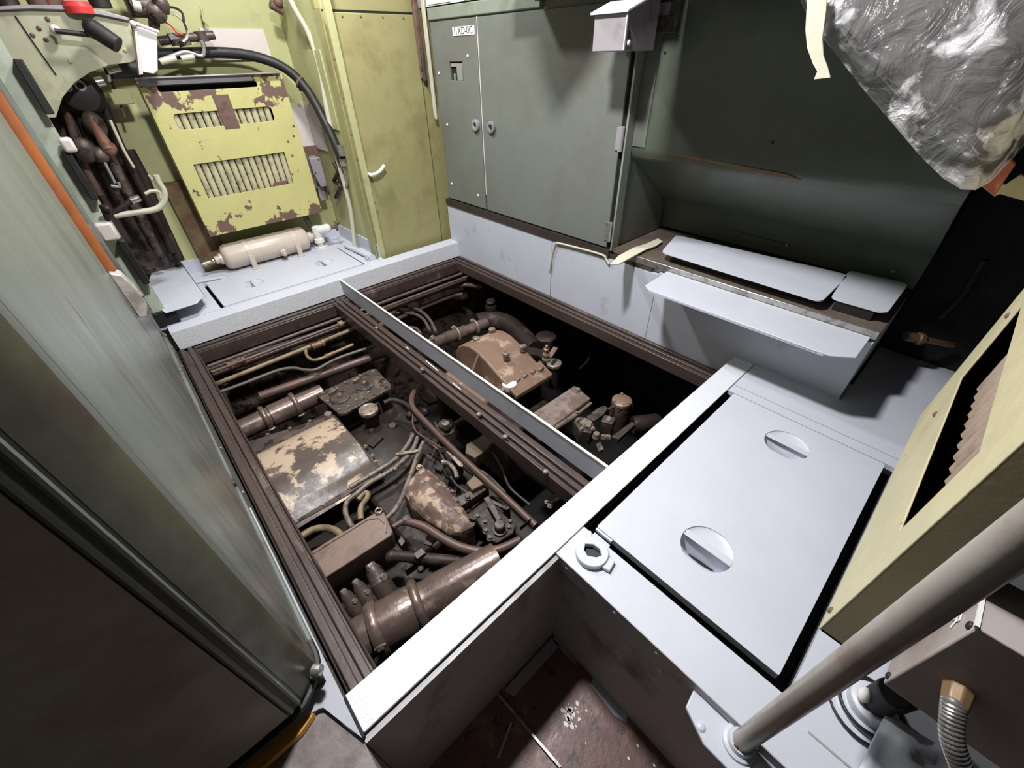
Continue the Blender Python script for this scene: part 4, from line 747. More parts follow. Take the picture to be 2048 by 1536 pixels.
cs = [(yb+.012,-.455)] + cs + [(yf-.10,-.458)]
xe = [-.06, x1-.012, x1+.004]
m = MB(); K = len(cs)
m.add([(-.06,y,z) for y,z in cs] + [(x1-.012,y,z) for y,z in cs] + [(x1+.002,y,min(z-.006,-.45)) for y,z in cs], [(i,i+1,K+i+1,K+i) for i in range(K-1)] + [(K+i,K+i+1,2*K+i+1,2*K+i) for i in range(K-1)])
m.add([(-.06,y,z) for y,z in cs]+[(-.06,yf-.1,-.47),(-.06,yb,-.47)], [tuple(range(K+2))])
m.build('hood', COVER, ec, ang=60)
for p in ((0.387,2.105,-0.4),(0.376,1.767,-0.39),(-0.029,1.781,-0.4)):
    MB().lathe(off(p,(0,0,-.045)),(0,0,1),[(0,.014),(.020,.016),(.022,.022),(.040,.022),(.046,.016)],18).build('knob_bolt', BOLTM, ec)
for p in [(0.066,2.233,-0.455),(0.179,2.194,-0.455),(0.291,2.175,-0.455),(-0.042,2.18,-0.455),(0.381,2.095,-0.455),(0.443,1.751,-0.455),(0.429,1.609,-0.455),(0.108,1.532,-0.455),(-0.024,1.528,-0.455),(0.242,1.541,-0.455),(0.436,1.661,-0.455),(-0.096,1.548,-0.455)]: bolt(p, .009, BOLTM, ec)
MB().box((-.07,1.56,-.595),(x1-.02,2.2,-.47)).build('block_side', GRIMD, ec)
# round dome with filler cap
dm = thing('filler_dome', 'dark rounded housing with a wide capped filler neck beside the cream cover', 'housing', (0.562,1.783,-0.6))
dc = (0.549,1.773,-0.56); MB().lathe((dc[0]-.06,dc[1],-.70),(0,0,1),[(.102,.25),(.12,.25),(.16,.235),(.20,.19),(.22,.12),(.226,.01)],32,caps=False).build('dome', GRIMD, dm)
fc = (0.567,1.921,-0.36)
MB().lathe((fc[0],fc[1],-.52),(0,0,1),[(0,.036),(.04,.036),(.06,.046),(.14,.050)],24).build('filler_neck', GRIMD, dm)
MB().lathe((fc[0],fc[1],-.382),(0,0,1),[(0,.056),(.012,.058),(.022,.055),(.024,.046),(.020,.04),(.022,.02),(.024,.001)],28,caps=False).build('filler_cap', BOLTM, dm)
MB().tube([(fc[0]+.05,fc[1]+.02,-.37),(fc[0]+.075,fc[1]+.02,-.38),(fc[0]+.07,fc[1]-.01,-.44)], .008, 8).build('cap_hinge', GRIMD, dm)
pipe('pit_hose', 'dark hose arching around the rounded housing to the red-brown pipe', [(0.67,1.928,-0.38),(0.722,1.917,-0.38),(0.758,1.831,-0.38),(0.755,1.736,-0.38),(0.72,1.647,-0.38)], .015, GRIMD, cat='hose')
pipe('red_brown_pipe', 'long red-brown pipe running diagonally over the engine', [(0.887,1.878,-0.34),(0.806,1.817,-0.34),(0.757,1.727,-0.34),(0.746,1.604,-0.34),(0.734,1.328,-0.34),(0.734,1.08,-0.34),(0.734,0.863,-0.34),(0.732,0.693,-0.34)], .0165, REDP, seg=12, sub=4)
pipe('thin_oil_pipe', 'thin brown oil pipe branching below the red-brown pipe', [(0.76,1.74,-0.37),(0.692,1.631,-0.37),(0.678,1.557,-0.37),(0.693,1.461,-0.37),(0.708,1.371,-0.37)], .006, REDP)
GH = M('ribbed_grey_hose', S(118,106,98), S(84,72,66), thr=.5, sc=30, rough=.45, var=.2)
h_ = [[(0.662,1.592,-0.4),(0.599,1.547,-0.4),(0.513,1.506,-0.4),(0.42,1.497,-0.4),(0.317,1.497,-0.4),(0.242,1.496,-0.4)], [(0.674,1.56,-0.4),(0.605,1.501,-0.4),(0.522,1.465,-0.4),(0.423,1.45,-0.4),(0.329,1.456,-0.4),(0.257,1.441,-0.4),(0.192,1.424,-0.4),(0.159,1.362,-0.4),(0.152,1.28,-0.4)], [(0.675,1.506,-0.4),(0.606,1.452,-0.4),(0.526,1.378,-0.4),(0.421,1.286,-0.4),(0.339,1.229,-0.4),(0.275,1.216,-0.4)]]
lbs = ['short ribbed hose clipped nearest the cream cover','middle ribbed hose of the clipped three, running down behind the box','right ribbed hose of the clipped three ending at the brown box']
for pts, lb_ in zip(h_, lbs): pipe('ribbed_hose', lb_, pts, .0125, GH, 'three clipped hoses', cat='hose')
pipe('pit_hose', 'bent beige hose stub rising between the cover and the brown box', [(0.24,1.417,-0.42),(0.282,1.438,-0.42),(0.287,1.405,-0.42),(0.231,1.368,-0.42),(0.2,1.305,-0.42)], .014, PIPEB, cat='hose')
one('hose_clip', MB().obox((0.563,1.483,-0.385),(.05,-.03,0),(.005,.008,0),(0,0,.008)).ball((0.46,1.433,-0.385),.012), BOLTM, 'small metal clip tying the three ribbed hoses together', 'clip')
pipe('hose_loop', 'beige hose loop bulging at the left behind the brown box', [(-0.043,1.436,-0.45),(0.014,1.434,-0.45),(0.061,1.404,-0.45),(0.092,1.354,-0.45),(0.102,1.29,-0.45)], .017, PIPEB, cat='hose')
# long brown box
zb_ = -.38
lb2 = thing('long_brown_box', 'long brown lidded box lying across the pit near the left rail', 'box', (0.104,1.192,-0.38))
tp = [(-0.064,1.281,-0.38),(0.281,1.265,-0.38),(0.292,1.239,-0.38),(0.273,1.125,-0.38),(0.257,1.113,-0.38),(-0.054,1.128,-0.38)]
MB().prism([off(p,(0,0,-.10)) for p in tp][::-1], (0,0,.10)).build('box_body', M('box_brown_paint', S(120,98,87), S(94,76,69), thr=.58, soft=.08, sc=8, rough=.45, bump=.2, var=.15), lb2, bevel=.004)
MB().tube([off(p,(0,0,.002)) for p in [(-0.058,1.264,-0.38),(0.217,1.253,-0.38),(0.258,1.228,-0.38),(0.268,1.177,-0.38),(0.246,1.137,-0.38)]], .0035, 6, False).build('bright_rim', BOLTM, lb2)
ln = (0.276,1.256,-0.37); MB().torus(ln,(0,0,1),.014,.004).build('ring_bolt', BOLTM, lb2)
# rough casting
rc = thing('rough_casting', 'slanted rough rusty casting with flaking cream paint in the middle of the engine', 'casting', (0.556,1.199,-0.5))
bp = [(0.43,1.282,-0.4),(0.497,1.327,-0.4),(0.571,1.35,-0.4),(0.587,1.255,-0.4),(0.59,1.132,-0.4),(0.571,1.011,-0.4),(0.547,0.926,-0.4),(0.499,0.937,-0.4),(0.453,0.98,-0.4),(0.423,1.07,-0.4),(0.409,1.185,-0.4)]
ctr = V((0.497,1.116,-0.37)); vs=[]; n=len(bp)
m = MB(); rings = [(1.08,-.16),(1.10,-.10),(1.10,-.02),(1.07,.0),(.98,.012),(.6,.03),(.25,.034)]
for s_, dz in rings: vs += [ctr*(1-s_)+V(p)*s_+V((0,0,dz-.0)) for p in bp]
vs.append(ctr+V((0,0,.03)))
fs = [(r*n+i, r*n+(i+1)%n, (r+1)*n+(i+1)%n, (r+1)*n+i) for r in range(len(rings)-1) for i in range(n)] + [((len(rings)-1)*n+i, (len(rings)-1)*n+(i+1)%n, len(rings)*n) for i in range(n)]
m.add(vs, fs); co = m.build('casting_body', CAST, rc, ang=70)
sb = co.modifiers.new('sub','SUBSURF'); sb.levels = 2; sb.render_levels = 2; sb.subdivision_type = 'SIMPLE'
tx = bpy.data.textures.new('lumps','CLOUDS'); tx.noise_scale = .03; dp = co.modifiers.new('lumps','DISPLACE'); dp.texture = tx; dp.strength = .018; dp.texture_coords = 'LOCAL'
bolt((0.558,1.359,-0.39), .013, BOLTM, rc)
pipe('pit_hose', 'long brown hose curving from the brown box under the front beam', [(0.28,1.128,-0.36),(0.313,1.124,-0.36),(0.336,1.113,-0.36),(0.38,1.034,-0.36),(0.407,0.937,-0.36),(0.439,0.85,-0.36),(0.491,0.774,-0.36),(0.556,0.729,-0.36),(0.644,0.701,-0.36)], lambda t: .012+.007*min(1,t*3), REDP, seg=12, cat='hose')
one('hose_joint', MB().hexa((0.33,1.119,-0.36),(1,-.3,0),.022,.03), GRIME, 'hexagonal joint where the long brown hose leaves the box', 'joint')
pt_ = thing('dark_round_pipe', 'dark smooth pipe with rounded end above the near duct', 'pipe', (0.313,0.94,-0.42))
MB().tube([(0.223,1.043,-0.42),(0.242,1.025,-0.42),(0.314,0.942,-0.42),(0.43,0.813,-0.42),(0.473,0.766,-0.42)], .024, 14, False).ball((0.216,1.049,-0.42),.026,(1.2,1,1)).build('tube', GRIMD, pt_)
MB().obox((0.302,0.953,-0.39),(.02,0,0),(0,.014,0),(0,0,.012)).build('lug', GRIME, pt_)
# near duct with two clamps
nd = thing('near_duct', 'big shiny brown air duct with band clamps beside the front beam', 'duct', (0.23,0.835,-0.5))
a_ = V((-0.044,0.842,-0.4)); b_ = V((0.553,0.695,-0.36)); ax = (b_-a_).normalized(); L = (b_-a_).length
a0 = a_ - ax*.06
MB().lathe(a0-V((0,0,.02)), ax, [(0,.079),(L*.20,.079),(L*.205,.086),(L*.24,.092),(L*.44,.092),(L*.47,.086),(L*.55,.079),(L*.6,.085),(L*1.05,.078)], 36).build('duct_tube', DUCT, nd)
clamp(a0-V((0,0,.02))+ax*(L*.225), ax, .090, nd, CLAMPM, (0,-.8,.5), .022); clamp(a0-V((0,0,.02))+ax*(L*.49), ax, .088, nd, CLAMPM, (-.5,.6,.5), .018)
# injectors
for k, (b0, b1, r, lb_) in enumerate((((-0.003,1.031,-0.4),(0.006,0.958,-0.5),.030,'left upright brown injector nearest the rail above the near duct'),((0.05,1.036,-0.4),(0.058,0.947,-0.5),.030,'middle upright brown injector with small nut above the near duct'),((0.127,1.057,-0.4),(0.126,0.946,-0.5),.042,'right larger upright brown cylinder above the near duct'))):
    a = V(b0); b = V(b1); d = a-b; q = thing('injector', lb_, 'injector', b, 'injectors by the near duct')
    MB().lathe(b, d, [(0,r*1.05),(d.length*.55,r),(d.length*.6,r*.85),(d.length*.85,r*.8),(d.length,r*.5)], 18).build('body', GRIME, q)
    MB().hexa(a-d.normalized()*.01, d, r*.45, .022).build('nut', BOLTM, q)
    MB().hexa(b+d*.62, (.4,-.6,.5), r*.4, r*1.1).build('side_nut', BOLTM, q)
one('angled_tag', MB().prism([(0.345,0.998,-0.42),(0.385,1.027,-0.42),(0.408,0.998,-0.42),(0.398,0.975,-0.42),(0.362,0.969,-0.42)], (0,0,.012)), GRIME, 'small angular brown tag plate under the long brown hose', 'plate', bevel=.002)
one('triangle_lug', MB().prism([(0.268,1.083,-0.42),(0.293,1.1,-0.42),(0.292,1.06,-0.42),(0.267,1.052,-0.42)], (0,0,.014)), GRIME, 'small triangular lug beside the angular tag plate', 'lug', bevel=.002)
one('bracket_block', MB().box((0.225,0.969,-0.48),off((0.308,0.958,-0.48),(0,0,.05))).hexa((0.273,0.909,-0.42),(0,0,1),.016,.02), GRIMD, 'dark block with a bolt head above the near duct clamp', 'block', bevel=.004)
# governor plate
gv = thing('governor_plate', 'bolted dark plate with a lever and round plug near the front beam', 'plate', (0.62,0.84,-0.42))
MB().prism([off(p,(0,0,-.05)) for p in [(0.581,0.939,-0.38),(0.657,0.933,-0.38),(0.688,0.882,-0.38),(0.689,0.775,-0.38),(0.653,0.755,-0.38),(0.573,0.766,-0.38),(0.555,0.801,-0.38)]][::-1], (0,0,.05)).build('plate', GRIMD, gv, bevel=.004)
pc = (0.62,0.804,-0.37); MB().lathe(off(pc,(0,0,-.01)),(0,0,1),[(0,.032),(.012,.032),(.014,.024),(.045,.024),(.05,.020),(.051,.001)],24,caps=False).build('plug', GRIME, gv)
MB().prism([off(p,(0,0,.02)) for p in [(0.656,0.957,-0.37),(0.682,0.952,-0.37),(0.667,0.885,-0.37),(0.646,0.82,-0.37),(0.624,0.827,-0.37)]][::-1], (0,0,.014)).build('lever', GRIME, gv, bevel=.003)
for p in [(0.597,0.879,-0.38),(0.573,0.843,-0.38),(0.658,0.787,-0.38),(0.68,0.804,-0.38),(0.564,0.806,-0.38),(0.591,0.926,-0.38)]: bolt(p, .011, GRIME, gv)
gu = thing('pump_block', 'brown pump block with bolts and a long flat arm in the engine centre', 'block', (0.648,1.063,-0.45))
MB().prism([off(p,(0,0,-.06)) for p in [(0.575,1.084,-0.39),(0.727,1.057,-0.39),(0.737,1.019,-0.39),(0.576,1.027,-0.39)]][::-1], (0,0,.06)).build('arm', GRIME, gu, bevel=.003)
MB().prism([off(p,(0,0,-.05)) for p in [(0.661,1.099,-0.36),(0.718,1.109,-0.36),(0.727,1.05,-0.36),(0.719,1.033,-0.36),(0.655,1.045,-0.36)]][::-1], (0,0,.05)).build('cap_block', M('yellow_brown_cap', S(104,88,66), rough=.5, var=.2), gu, bevel=.005)
for p in [(0.588,1.114,-0.385),(0.623,1.042,-0.385),(0.57,1.061,-0.385)]: bolt(p, .012, GRIME, gu)
MB().prism([off(p,(0,0,-.12)) for p in [(0.56,1.003,-0.42),(0.744,1.003,-0.42),(0.758,0.891,-0.42),(0.628,0.903,-0.42)]][::-1], (0,0,.10)).build('base', GRIMD, gu)
th = thing('thermostat_housing', 'dark housing with a bright round plug left of the divider beam', 'housing', (0.861,1.526,-0.45))
MB().lathe((0.831,1.509,-0.45),(0,0,1),[(0,.06),(.05,.055),(.06,.042),(.085,.040)],20).build('housing', GRIME, th)
MB().lathe((0.815,1.48,-0.37),(0,0,1),[(0,.022),(.02,.024),(.04,.020),(.042,.001)],18,caps=False).build('plug', BOLTM, th)
MB().box((0.871,1.516,-0.45),off((0.982,1.491,-0.45),(0,0,.06))).build('side_block', GRIME, th, bevel=.006)
yb2 = thing('yoke_bracket', 'forked brown bracket beside the divider beam', 'bracket', (0.877,1.309,-0.42))
MB().prism([off(p,(0,0,-.08)) for p in [(0.821,1.309,-0.37),(0.904,1.301,-0.37),(0.96,1.31,-0.37),(0.982,1.268,-0.37),(0.952,1.224,-0.37),(0.871,1.202,-0.37),(0.795,1.199,-0.37),(0.78,1.264,-0.37)]][::-1], (0,0,.08)).build('yoke', M('olive_brown_iron', S(92,78,60), rough=.5, var=.25, bump=.3), yb2, bevel=.006)
one('link_strap', MB().prism([off(p,(0,0,0)) for p in [(0.705,1.328,-0.36),(0.712,1.311,-0.36),(0.724,1.198,-0.36),(0.705,1.181,-0.36),(0.694,1.2,-0.36)]], (0,0,.010)), BOLTM, 'small tapered metal link crossing under the red-brown pipe', 'link', bevel=.002)
one('curved_lever', MB().tube([(0.655,1.294,-0.37),(0.673,1.267,-0.37),(0.672,1.206,-0.37),(0.65,1.159,-0.37)], .011, 8), BOLTM, 'curved dark lever next to the tapered metal link', 'lever')
one('round_pulley', MB().lathe((0.677,1.27,-0.45),(.5,-.5,.7),[(0,.05),(.015,.055),(.02,.04),(.03,.04),(.035,.055),(.05,.05)],24), GRIMD, 'dark grooved pulley beside the rough casting', 'pulley')
pipe('divider_pipe', 'stepped brown pipe lying under the support rail of the divider', [(0.955,1.178,-0.36),(0.945,1.095,-0.36),(0.929,0.974,-0.36),(0.934,0.884,-0.36),(0.941,0.823,-0.36),(0.948,0.749,-0.36)], lambda t: .014+.012*t, GRIME, seg=12)
one('wire_connector', MB().box((0.915,0.931,-0.3),off((0.958,0.92,-0.3),(0,0,.012))).tube([(0.937,0.905,-0.3),(0.946,0.88,-0.3),(0.957,0.832,-0.3)], .004, 6), BOLTM, 'bright wire connector tucked below the divider rail', 'connector')
one('corner_bracket', MB().prism([(0.933,0.714,-0.25),(0.956,0.722,-0.25),(0.948,0.692,-0.25),(0.949,0.669,-0.25),(0.918,0.683,-0.25)], (0,0,.01)).hexa((0.935,0.687,-0.24),(0,0,1),.010,.012), BOLTM, 'small bright bolted bracket where the divider meets the front beam', 'bracket')
cj = thing('cable_junction', 'cluster of small bright terminals near the front beam corner', 'junction', (0.867,0.722,-0.35))
MB().box((0.835,0.744,-0.35),off((0.911,0.717,-0.35),(0,0,.03))).build('base', GRIME, cj, bevel=.003)
for p in [(0.844,0.736,-0.32),(0.858,0.719,-0.32),(0.881,0.712,-0.32),(0.905,0.707,-0.32),(0.838,0.712,-0.32)]: bolt(p, .009, BOLTM, cj)
one('small_clip_block', MB().box((0.665,0.723,-0.34),off((0.73,0.722,-0.34),(0,0,.03))), REDP, 'small red-brown clip block at the foot of the long diagonal pipe', 'block', bevel=.003)
one('dark_flat_blade', MB().prism([(0.664,0.94,-0.355),(0.681,0.942,-0.355),(0.711,0.844,-0.355),(0.697,0.843,-0.355)], (0,0,.008)), GRIME, 'thin dark blade crossing under the diagonal pipe foot', 'blade')
bh = thing('brake_bracket_pair', 'angular dark sheet brackets in the shadow below the divider', 'bracket', (0.97,1.941,-0.5))
MB().prism([(0.89,1.884,-0.46),(1.029,1.977,-0.46),(1.001,1.902,-0.46),(0.952,1.784,-0.46),(0.895,1.799,-0.46)], (0,0,.02)).build('sheet', GRIMD, bh, bevel=.002)
MB().tube([(0.864,1.84,-0.45),(0.866,1.786,-0.45),(0.836,1.751,-0.45)], .012, 8).ball((0.841,1.759,-0.45),.03).build('knuckle', GRIMD, bh)
# engine block mass
eb_ = thing('engine_block', 'dark oily engine block filling the bottom of the pit', 'engine', (.5,1.7,-1.1))
MB().box((-.06,.75,-1.1),(.84,2.3,-.60)).build('crankcase', GRIMD, eb_, bevel=.02)
MB().box((.30,1.0,-.60),(.80,1.6,-.50)).build('head', GRIMD, eb_, bevel=.02)
for k in range(16):
    x, y = random.uniform(.45,.82), random.uniform(.8,1.9); r = random.uniform(.012,.03)
    (MB().hexa((x,y,-.52),(random.uniform(-.3,.3),random.uniform(-.3,.3),1),r,random.uniform(.02,.07)) if k % 2 else MB().obox((x,y,-.49),(r*1.4,r*.5,0),(-r*.3,r,0),(0,0,r))).build('boss', GRIME if k % 3 else GRIMD, eb_, bevel=.002)
# bunch of small fuel lines
for k, pts in enumerate(([(0.698,1.531,-0.42),(0.706,1.397,-0.42),(0.646,1.2,-0.42),(0.654,1.067,-0.42)],[(0.775,1.331,-0.42),(0.77,1.216,-0.42),(0.795,1.103,-0.42),(0.788,0.961,-0.42)],[(0.912,1.201,-0.42),(0.872,1.074,-0.42),(0.826,0.966,-0.42),(0.827,0.826,-0.42)],[(0.818,1.61,-0.42),(0.781,1.506,-0.42),(0.696,1.43,-0.42),(0.637,1.389,-0.42)])):
    pipe('fuel_line', ['thin fuel line dipping beside the curved lever','thin fuel line passing under the diagonal pipe','thin fuel line close to the divider pipe','thin fuel line dropping behind the ribbed hoses'][k], pts, .007, GRIME, 'thin fuel lines')
# ---------------------------------------------------------------- right bay: hooded gearbox and accessories
gh = thing('hooded_gearbox', 'orange-brown rounded hood with bolts and a front rib right of the divider', 'housing', (1.67,2.017,-0.6))
zt = -.33
xa, xb = 1.17, 1.60
pr = []
yc_, Rr = 1.86, .30
# arch in the y-z plane: flat front face towards -x
ysp = [(2.09,-.66),(2.09,-.47),(2.075,-.39),(2.035,-.32),(1.98,-.275),(1.90,-.25),(1.82,-.252),(1.73,-.28),(1.63,-.322),(1.52,-.372)]
cap_ = [( -.0, 0)]
m = MB(); K = len(ysp)
L_ = [V((1.31,y,z)) for y,z in ysp]; R_ = [V((1.62,y,z-.012)) for i,(y,z) in enumerate(ysp)]
m.add(L_+R_, [(i,i+1,K+i+1,K+i) for i in range(K-1)])
m.add(L_+[V((1.31,1.52,-.66))], [tuple(range(K+1))]); m.add(R_+[V((1.62,1.52,-.66))], [tuple(range(K+1))])
hood = m.build('hood', ORANGEC, gh, bevel=.012, ang=50)
MB().prism([(1.315,1.79,-.255),(1.20,1.80,-.46),(1.315,1.80,-.60)], (0,.018,0)).build('front_rib', ORANGEC, gh, bevel=.003)
MB().box((1.10,1.60,-.66),(1.32,2.04,-.47)).build('front_foot', ORANGEC, gh, bevel=.03)
MB().prism([(1.31,1.44,-.405),(1.64,1.44,-.405),(1.64,1.56,-.355),(1.31,1.56,-.355)], (0,0,-.03)).build('flange_lip', ORANGEC, gh, bevel=.004)
for p in ((1.407,1.944,-0.25),(1.561,1.958,-0.25),(1.589,1.672,-0.27),(1.433,1.667,-0.25)):
    MB().lathe(off(p,(0,0,-.035)),(0,0,1),[(0,.022),(.016,.020),(.018,.024),(.038,.024),(.042,.014),(.036,.010)],14).build('hood_bolt', BOLTM, gh)
for p in [(1.398,1.523,-0.37),(1.461,1.52,-0.37),(1.528,1.514,-0.37),(1.589,1.501,-0.37)]: MB().obox(p,(.020,.004,0),(-.004,.010,0),(0,0,.010)).build('flange_lug', BOLTM, gh, bevel=.002)
MB().box((1.15,1.36,-1.1),(1.60,2.2,-.60)).build('gearcase', GRIMD, gh, bevel=.03)
wc = thing('white_cap_filler', 'round pale capped filler on the near corner of the orange-brown hood', 'filler', (1.377,1.574,-0.45))
p = (1.342,1.537,-0.38); MB().lathe(off(p,(0,0,-.12)),(0,0,1),[(0,.045),(.06,.045),(.075,.058),(.095,.058)],24).build('neck', GRIME, wc)
MB().lathe(off(p,(0,0,-.024)),(0,0,1),[(0,.048),(.030,.048),(.036,.042),(.038,.001)],24,caps=False).build('cap', WHITE, wc)
MB().obox(off(p,(-.06,0,-.02)),(.018,0,0),(0,.012,0),(0,0,.012)).build('cap_lug', BOLTM, wc)
pc = thing('slotted_filler', 'pale slotted cap on a dark neck at the right corner of the hood', 'cap', (1.714,1.498,-0.42))
p = (1.715,1.501,-0.38); MB().lathe(off(p,(0,0,-.02)),(0,0,1),[(0,.052),(.018,.052),(.022,.046),(.023,.001)],24,caps=False).build('cap_disc', BOLTM, pc)
MB().lathe(off(p,(0,0,-.20)),(0,0,1),[(0,.04),(.18,.045)],20).build('neck', GRIMD, pc)
MB().obox(off(p,(.0,0,.005)),(.03,.01,0),(-.004,.010,0),(0,0,.004)).build('slot_bar', DARK, pc)
gn = thing('grease_nipple', 'upright grease nipple with rings beside the pale slotted cap', 'nipple', (1.665,1.509,-0.38))
p = (1.689,1.551,-0.38); MB().lathe(p,(0,0,1),[(0,.026),(.02,.028),(.024,.018),(.05,.018),(.052,.024),(.06,.024),(.062,.014),(.085,.015),(.09,.020),(.10,.020),(.104,.012),(.125,.010),(.13,.001)],14,caps=False).build('stem', BOLTM, gn)
MB().obox(off(p,(.09,.03,.0)),(.06,.02,.01),(-.004,.018,0),(0,0,.012)).build('arm', ORANGEC, gn, bevel=.004)
bb = thing('dark_breather', 'dark round breather can behind the orange-brown hood', 'can', (2.012,1.866,-0.5))
p = (1.915,1.769,-0.36); MB().lathe(off(p,(0,0,-.22)),(0,0,1),[(0,.07),(.16,.07),(.18,.076),(.20,.076),(.21,.06)],24).build('can', GRIMD, bb)
bs_ = (1.686,1.654,-0.36); MB().obox(bs_,(.06,-.06,-.02),(.03,.03,0),(0,0,.012)).build('strap', GRIMD, bb, bevel=.003)
cs_ = thing('clamped_stub', 'short brown hose stub with two bright band clamps behind the hood', 'duct', (1.477,2.311,-0.42))
a_ = V((1.258,2.306,-0.4)); b_ = V((1.695,2.26,-0.4)); ax2 = (b_-a_).normalized(); L2 = (b_-a_).length
MB().lathe(a_-ax2*.08, ax2, [(0,.042),(L2*.45,.042),(L2*.46,.047),(L2*.85,.047),(L2*.86,.042),(L2*1.3,.042)], 24).build('stub_tube', DUCT, cs_)
clamp(a_+ax2*L2*.50, ax2, .046, cs_, BOLTM, (0,.7,.6), .012); clamp(a_+ax2*L2*.88, ax2, .046, cs_, BOLTM, (0,.7,.6), .012)
bolt((1.276,2.293,-0.35), .018, BOLTM, cs_, axis=(-1,0,.2))
one('elbow_duct', MB().tube([(1.761,2.394,-0.46),(1.876,2.338,-0.46),(1.921,2.203,-0.46),(1.888,2.021,-0.46),(1.814,1.78,-0.46)], .075, 18), GRIMD, 'dark curved duct disappearing behind the orange-brown hood', 'duct')
one('far_valve_knob', MB().lathe((1.897,2.378,-0.4),(0,0,1),[(0,.02),(.02,.045),(.05,.045),(.055,.02),(.08,.02),(.085,.04),(.10,.03)],16), GRIMD, 'dark valve knob deep in the far right of the pit', 'valve')
sq = thing('ribbed_cover_box', 'long mottled pale-brown cover box with corner bolt near the divider', 'box', (1.468,1.216,-0.45))
tp = [(1.196,1.261,-0.4),(1.65,1.261,-0.4),(1.625,1.108,-0.4),(1.189,1.101,-0.4)]
MB().prism([off(p,(0,0,-.075)) for p in tp][::-1], (0,0,.075)).build('box_body', M('mottled_pale_brown', S(138,122,115), S(104,86,79), thr=.5, soft=.06, sc=12, rough=.45, bump=.4, var=.2), sq, bevel=.008)
bolt((1.618,1.209,-0.4), .017, BOLTM, sq)
rd = thing('tie_rod', 'pale spotted tie rod with joint ends beside the cover box', 'rod', (1.455,1.105,-0.45))
MB().tube([(1.261,1.106,-0.43),(1.34,1.109,-0.43),(1.459,1.09,-0.43),(1.618,1.099,-0.43)], .010, 8, False).cyl((1.292,1.104,-0.43),(1.462,1.093,-0.43),.017).hexa((1.469,1.091,-0.43),(.6,.5,0),.022,.02).build('rod', BOLTM, rd)
fv = thing('lever_valve', 'hexagonal valve body with bolted label plate and lever arm', 'valve', (1.438,0.988,-0.5))
hx = [(1.378,1.036,-0.38),(1.436,1.038,-0.38),(1.466,0.974,-0.38),(1.421,0.917,-0.38),(1.375,0.908,-0.38),(1.343,0.959,-0.38)]
MB().prism([off(p,(0,0,-.10)) for p in hx][::-1], (0,0,.10)).build('valve_body', GRIME, fv, bevel=.005)
MB().prism([off(p,(0,0,.001)) for p in [(1.388,1.004,-0.38),(1.44,1.004,-0.38),(1.45,0.961,-0.38),(1.401,0.936,-0.38),(1.377,0.959,-0.38)]], (0,0,.006)).build('label_plate', BOLTM, fv)
MB().prism([off(p,(0,0,.0)) for p in [(1.441,0.998,-0.38),(1.549,1.001,-0.38),(1.593,0.988,-0.38),(1.593,0.958,-0.38),(1.535,0.943,-0.38),(1.448,0.946,-0.38)]][::-1], (0,0,.018)).build('lever_arm', GRIME, fv, bevel=.004)
for p in [(1.398,1.021,-0.375),(1.562,0.968,-0.375),(1.403,0.917,-0.375),(1.359,0.959,-0.375)]: bolt(p, .010, BOLTM, fv)
oc_ = thing('orange_cap_cylinder', 'upright brown cylinder with orange-brown bolted cap', 'cylinder', (1.738,0.95,-0.55))
p = (1.704,0.944,-0.36); MB().lathe(off(p,(0,0,-.20)),(0,0,1),[(0,.062),(.15,.060),(.18,.055)],24).build('barrel', GRIME, oc_)
MB().lathe(off(p,(0,0,-.02)),(0,0,1),[(0,.058),(.018,.058),(.022,.052),(.023,.001)],28,caps=False).build('cap', ORANGEC, oc_)
for d in ((-.045,.02,0),(.04,.03,0),(0,-.045,0)): bolt(off(p,d), .009, BOLTM, oc_)
MB().tube([off(p,(.055,.0,-.01)),off(p,(.085,-.01,-.04)),off(p,(.08,-.03,-.10))], .010, 8).build('side_tube', GRIME, oc_)
MB().tube([off(p,(-.06,.01,-.02)),off(p,(-.12,.02,-.03)),off(p,(-.17,.0,-.08))], .008, 8).build('thin_line', GRIME, oc_)
tb = thing('small_upright_block', 'small upright brown block right of the lever valve', 'block', (1.566,0.923,-0.5))
p = (1.508,0.894,-0.36); MB().obox(off(p,(0,0,-.05)),(.028,.010,0),(-.012,.030,0),(0,0,.055)).build('block', GRIME, tb, bevel=.004)
MB().obox(off(p,(0,0,.007)),(.020,.007,0),(-.003,.010,0),(0,0,.003)).build('top_pad', BOLTM, tb)
tf = thing('tee_fitting', 'bright tee fitting with three nuts in front of the lever valve', 'fitting', (1.411,0.893,-0.45))
p = (1.387,0.881,-0.4); MB().hexa(p,(0,0,1),.020,.03).hexa(off(p,(.02,-.02,0)),(.6,-.6,0),.016,.05).hexa(off(p,(-.015,-.035,-.02)),(-.4,-.6,0),.016,.05).ball(p,.022).build('tee', BOLTM, tf)
one('small_dark_motor', MB().lathe((1.688,0.836,-0.48),(.7,-.5,0),[(0,.05),(.02,.055),(.15,.055),(.17,.04)],20), GRIMD, 'dark cylindrical motor in the near right corner of the pit', 'motor')
one('angle_iron', MB().prism([(1.446,0.82,-0.42),(1.624,0.813,-0.42),(1.62,0.784,-0.42),(1.455,0.78,-0.42)], (0,0,.03)), GRIME, 'brown angle arm near the right end of the front beam', 'arm', bevel=.003)
one('hook_pipe', MB().tube([(2.385,1.711,-0.5),(2.213,1.572,-0.5),(2.042,1.461,-0.5),(1.91,1.435,-0.5)], .006, 6), GRIMD, 'thin dark hooked rod hanging in the black far side of the pit', 'rod')
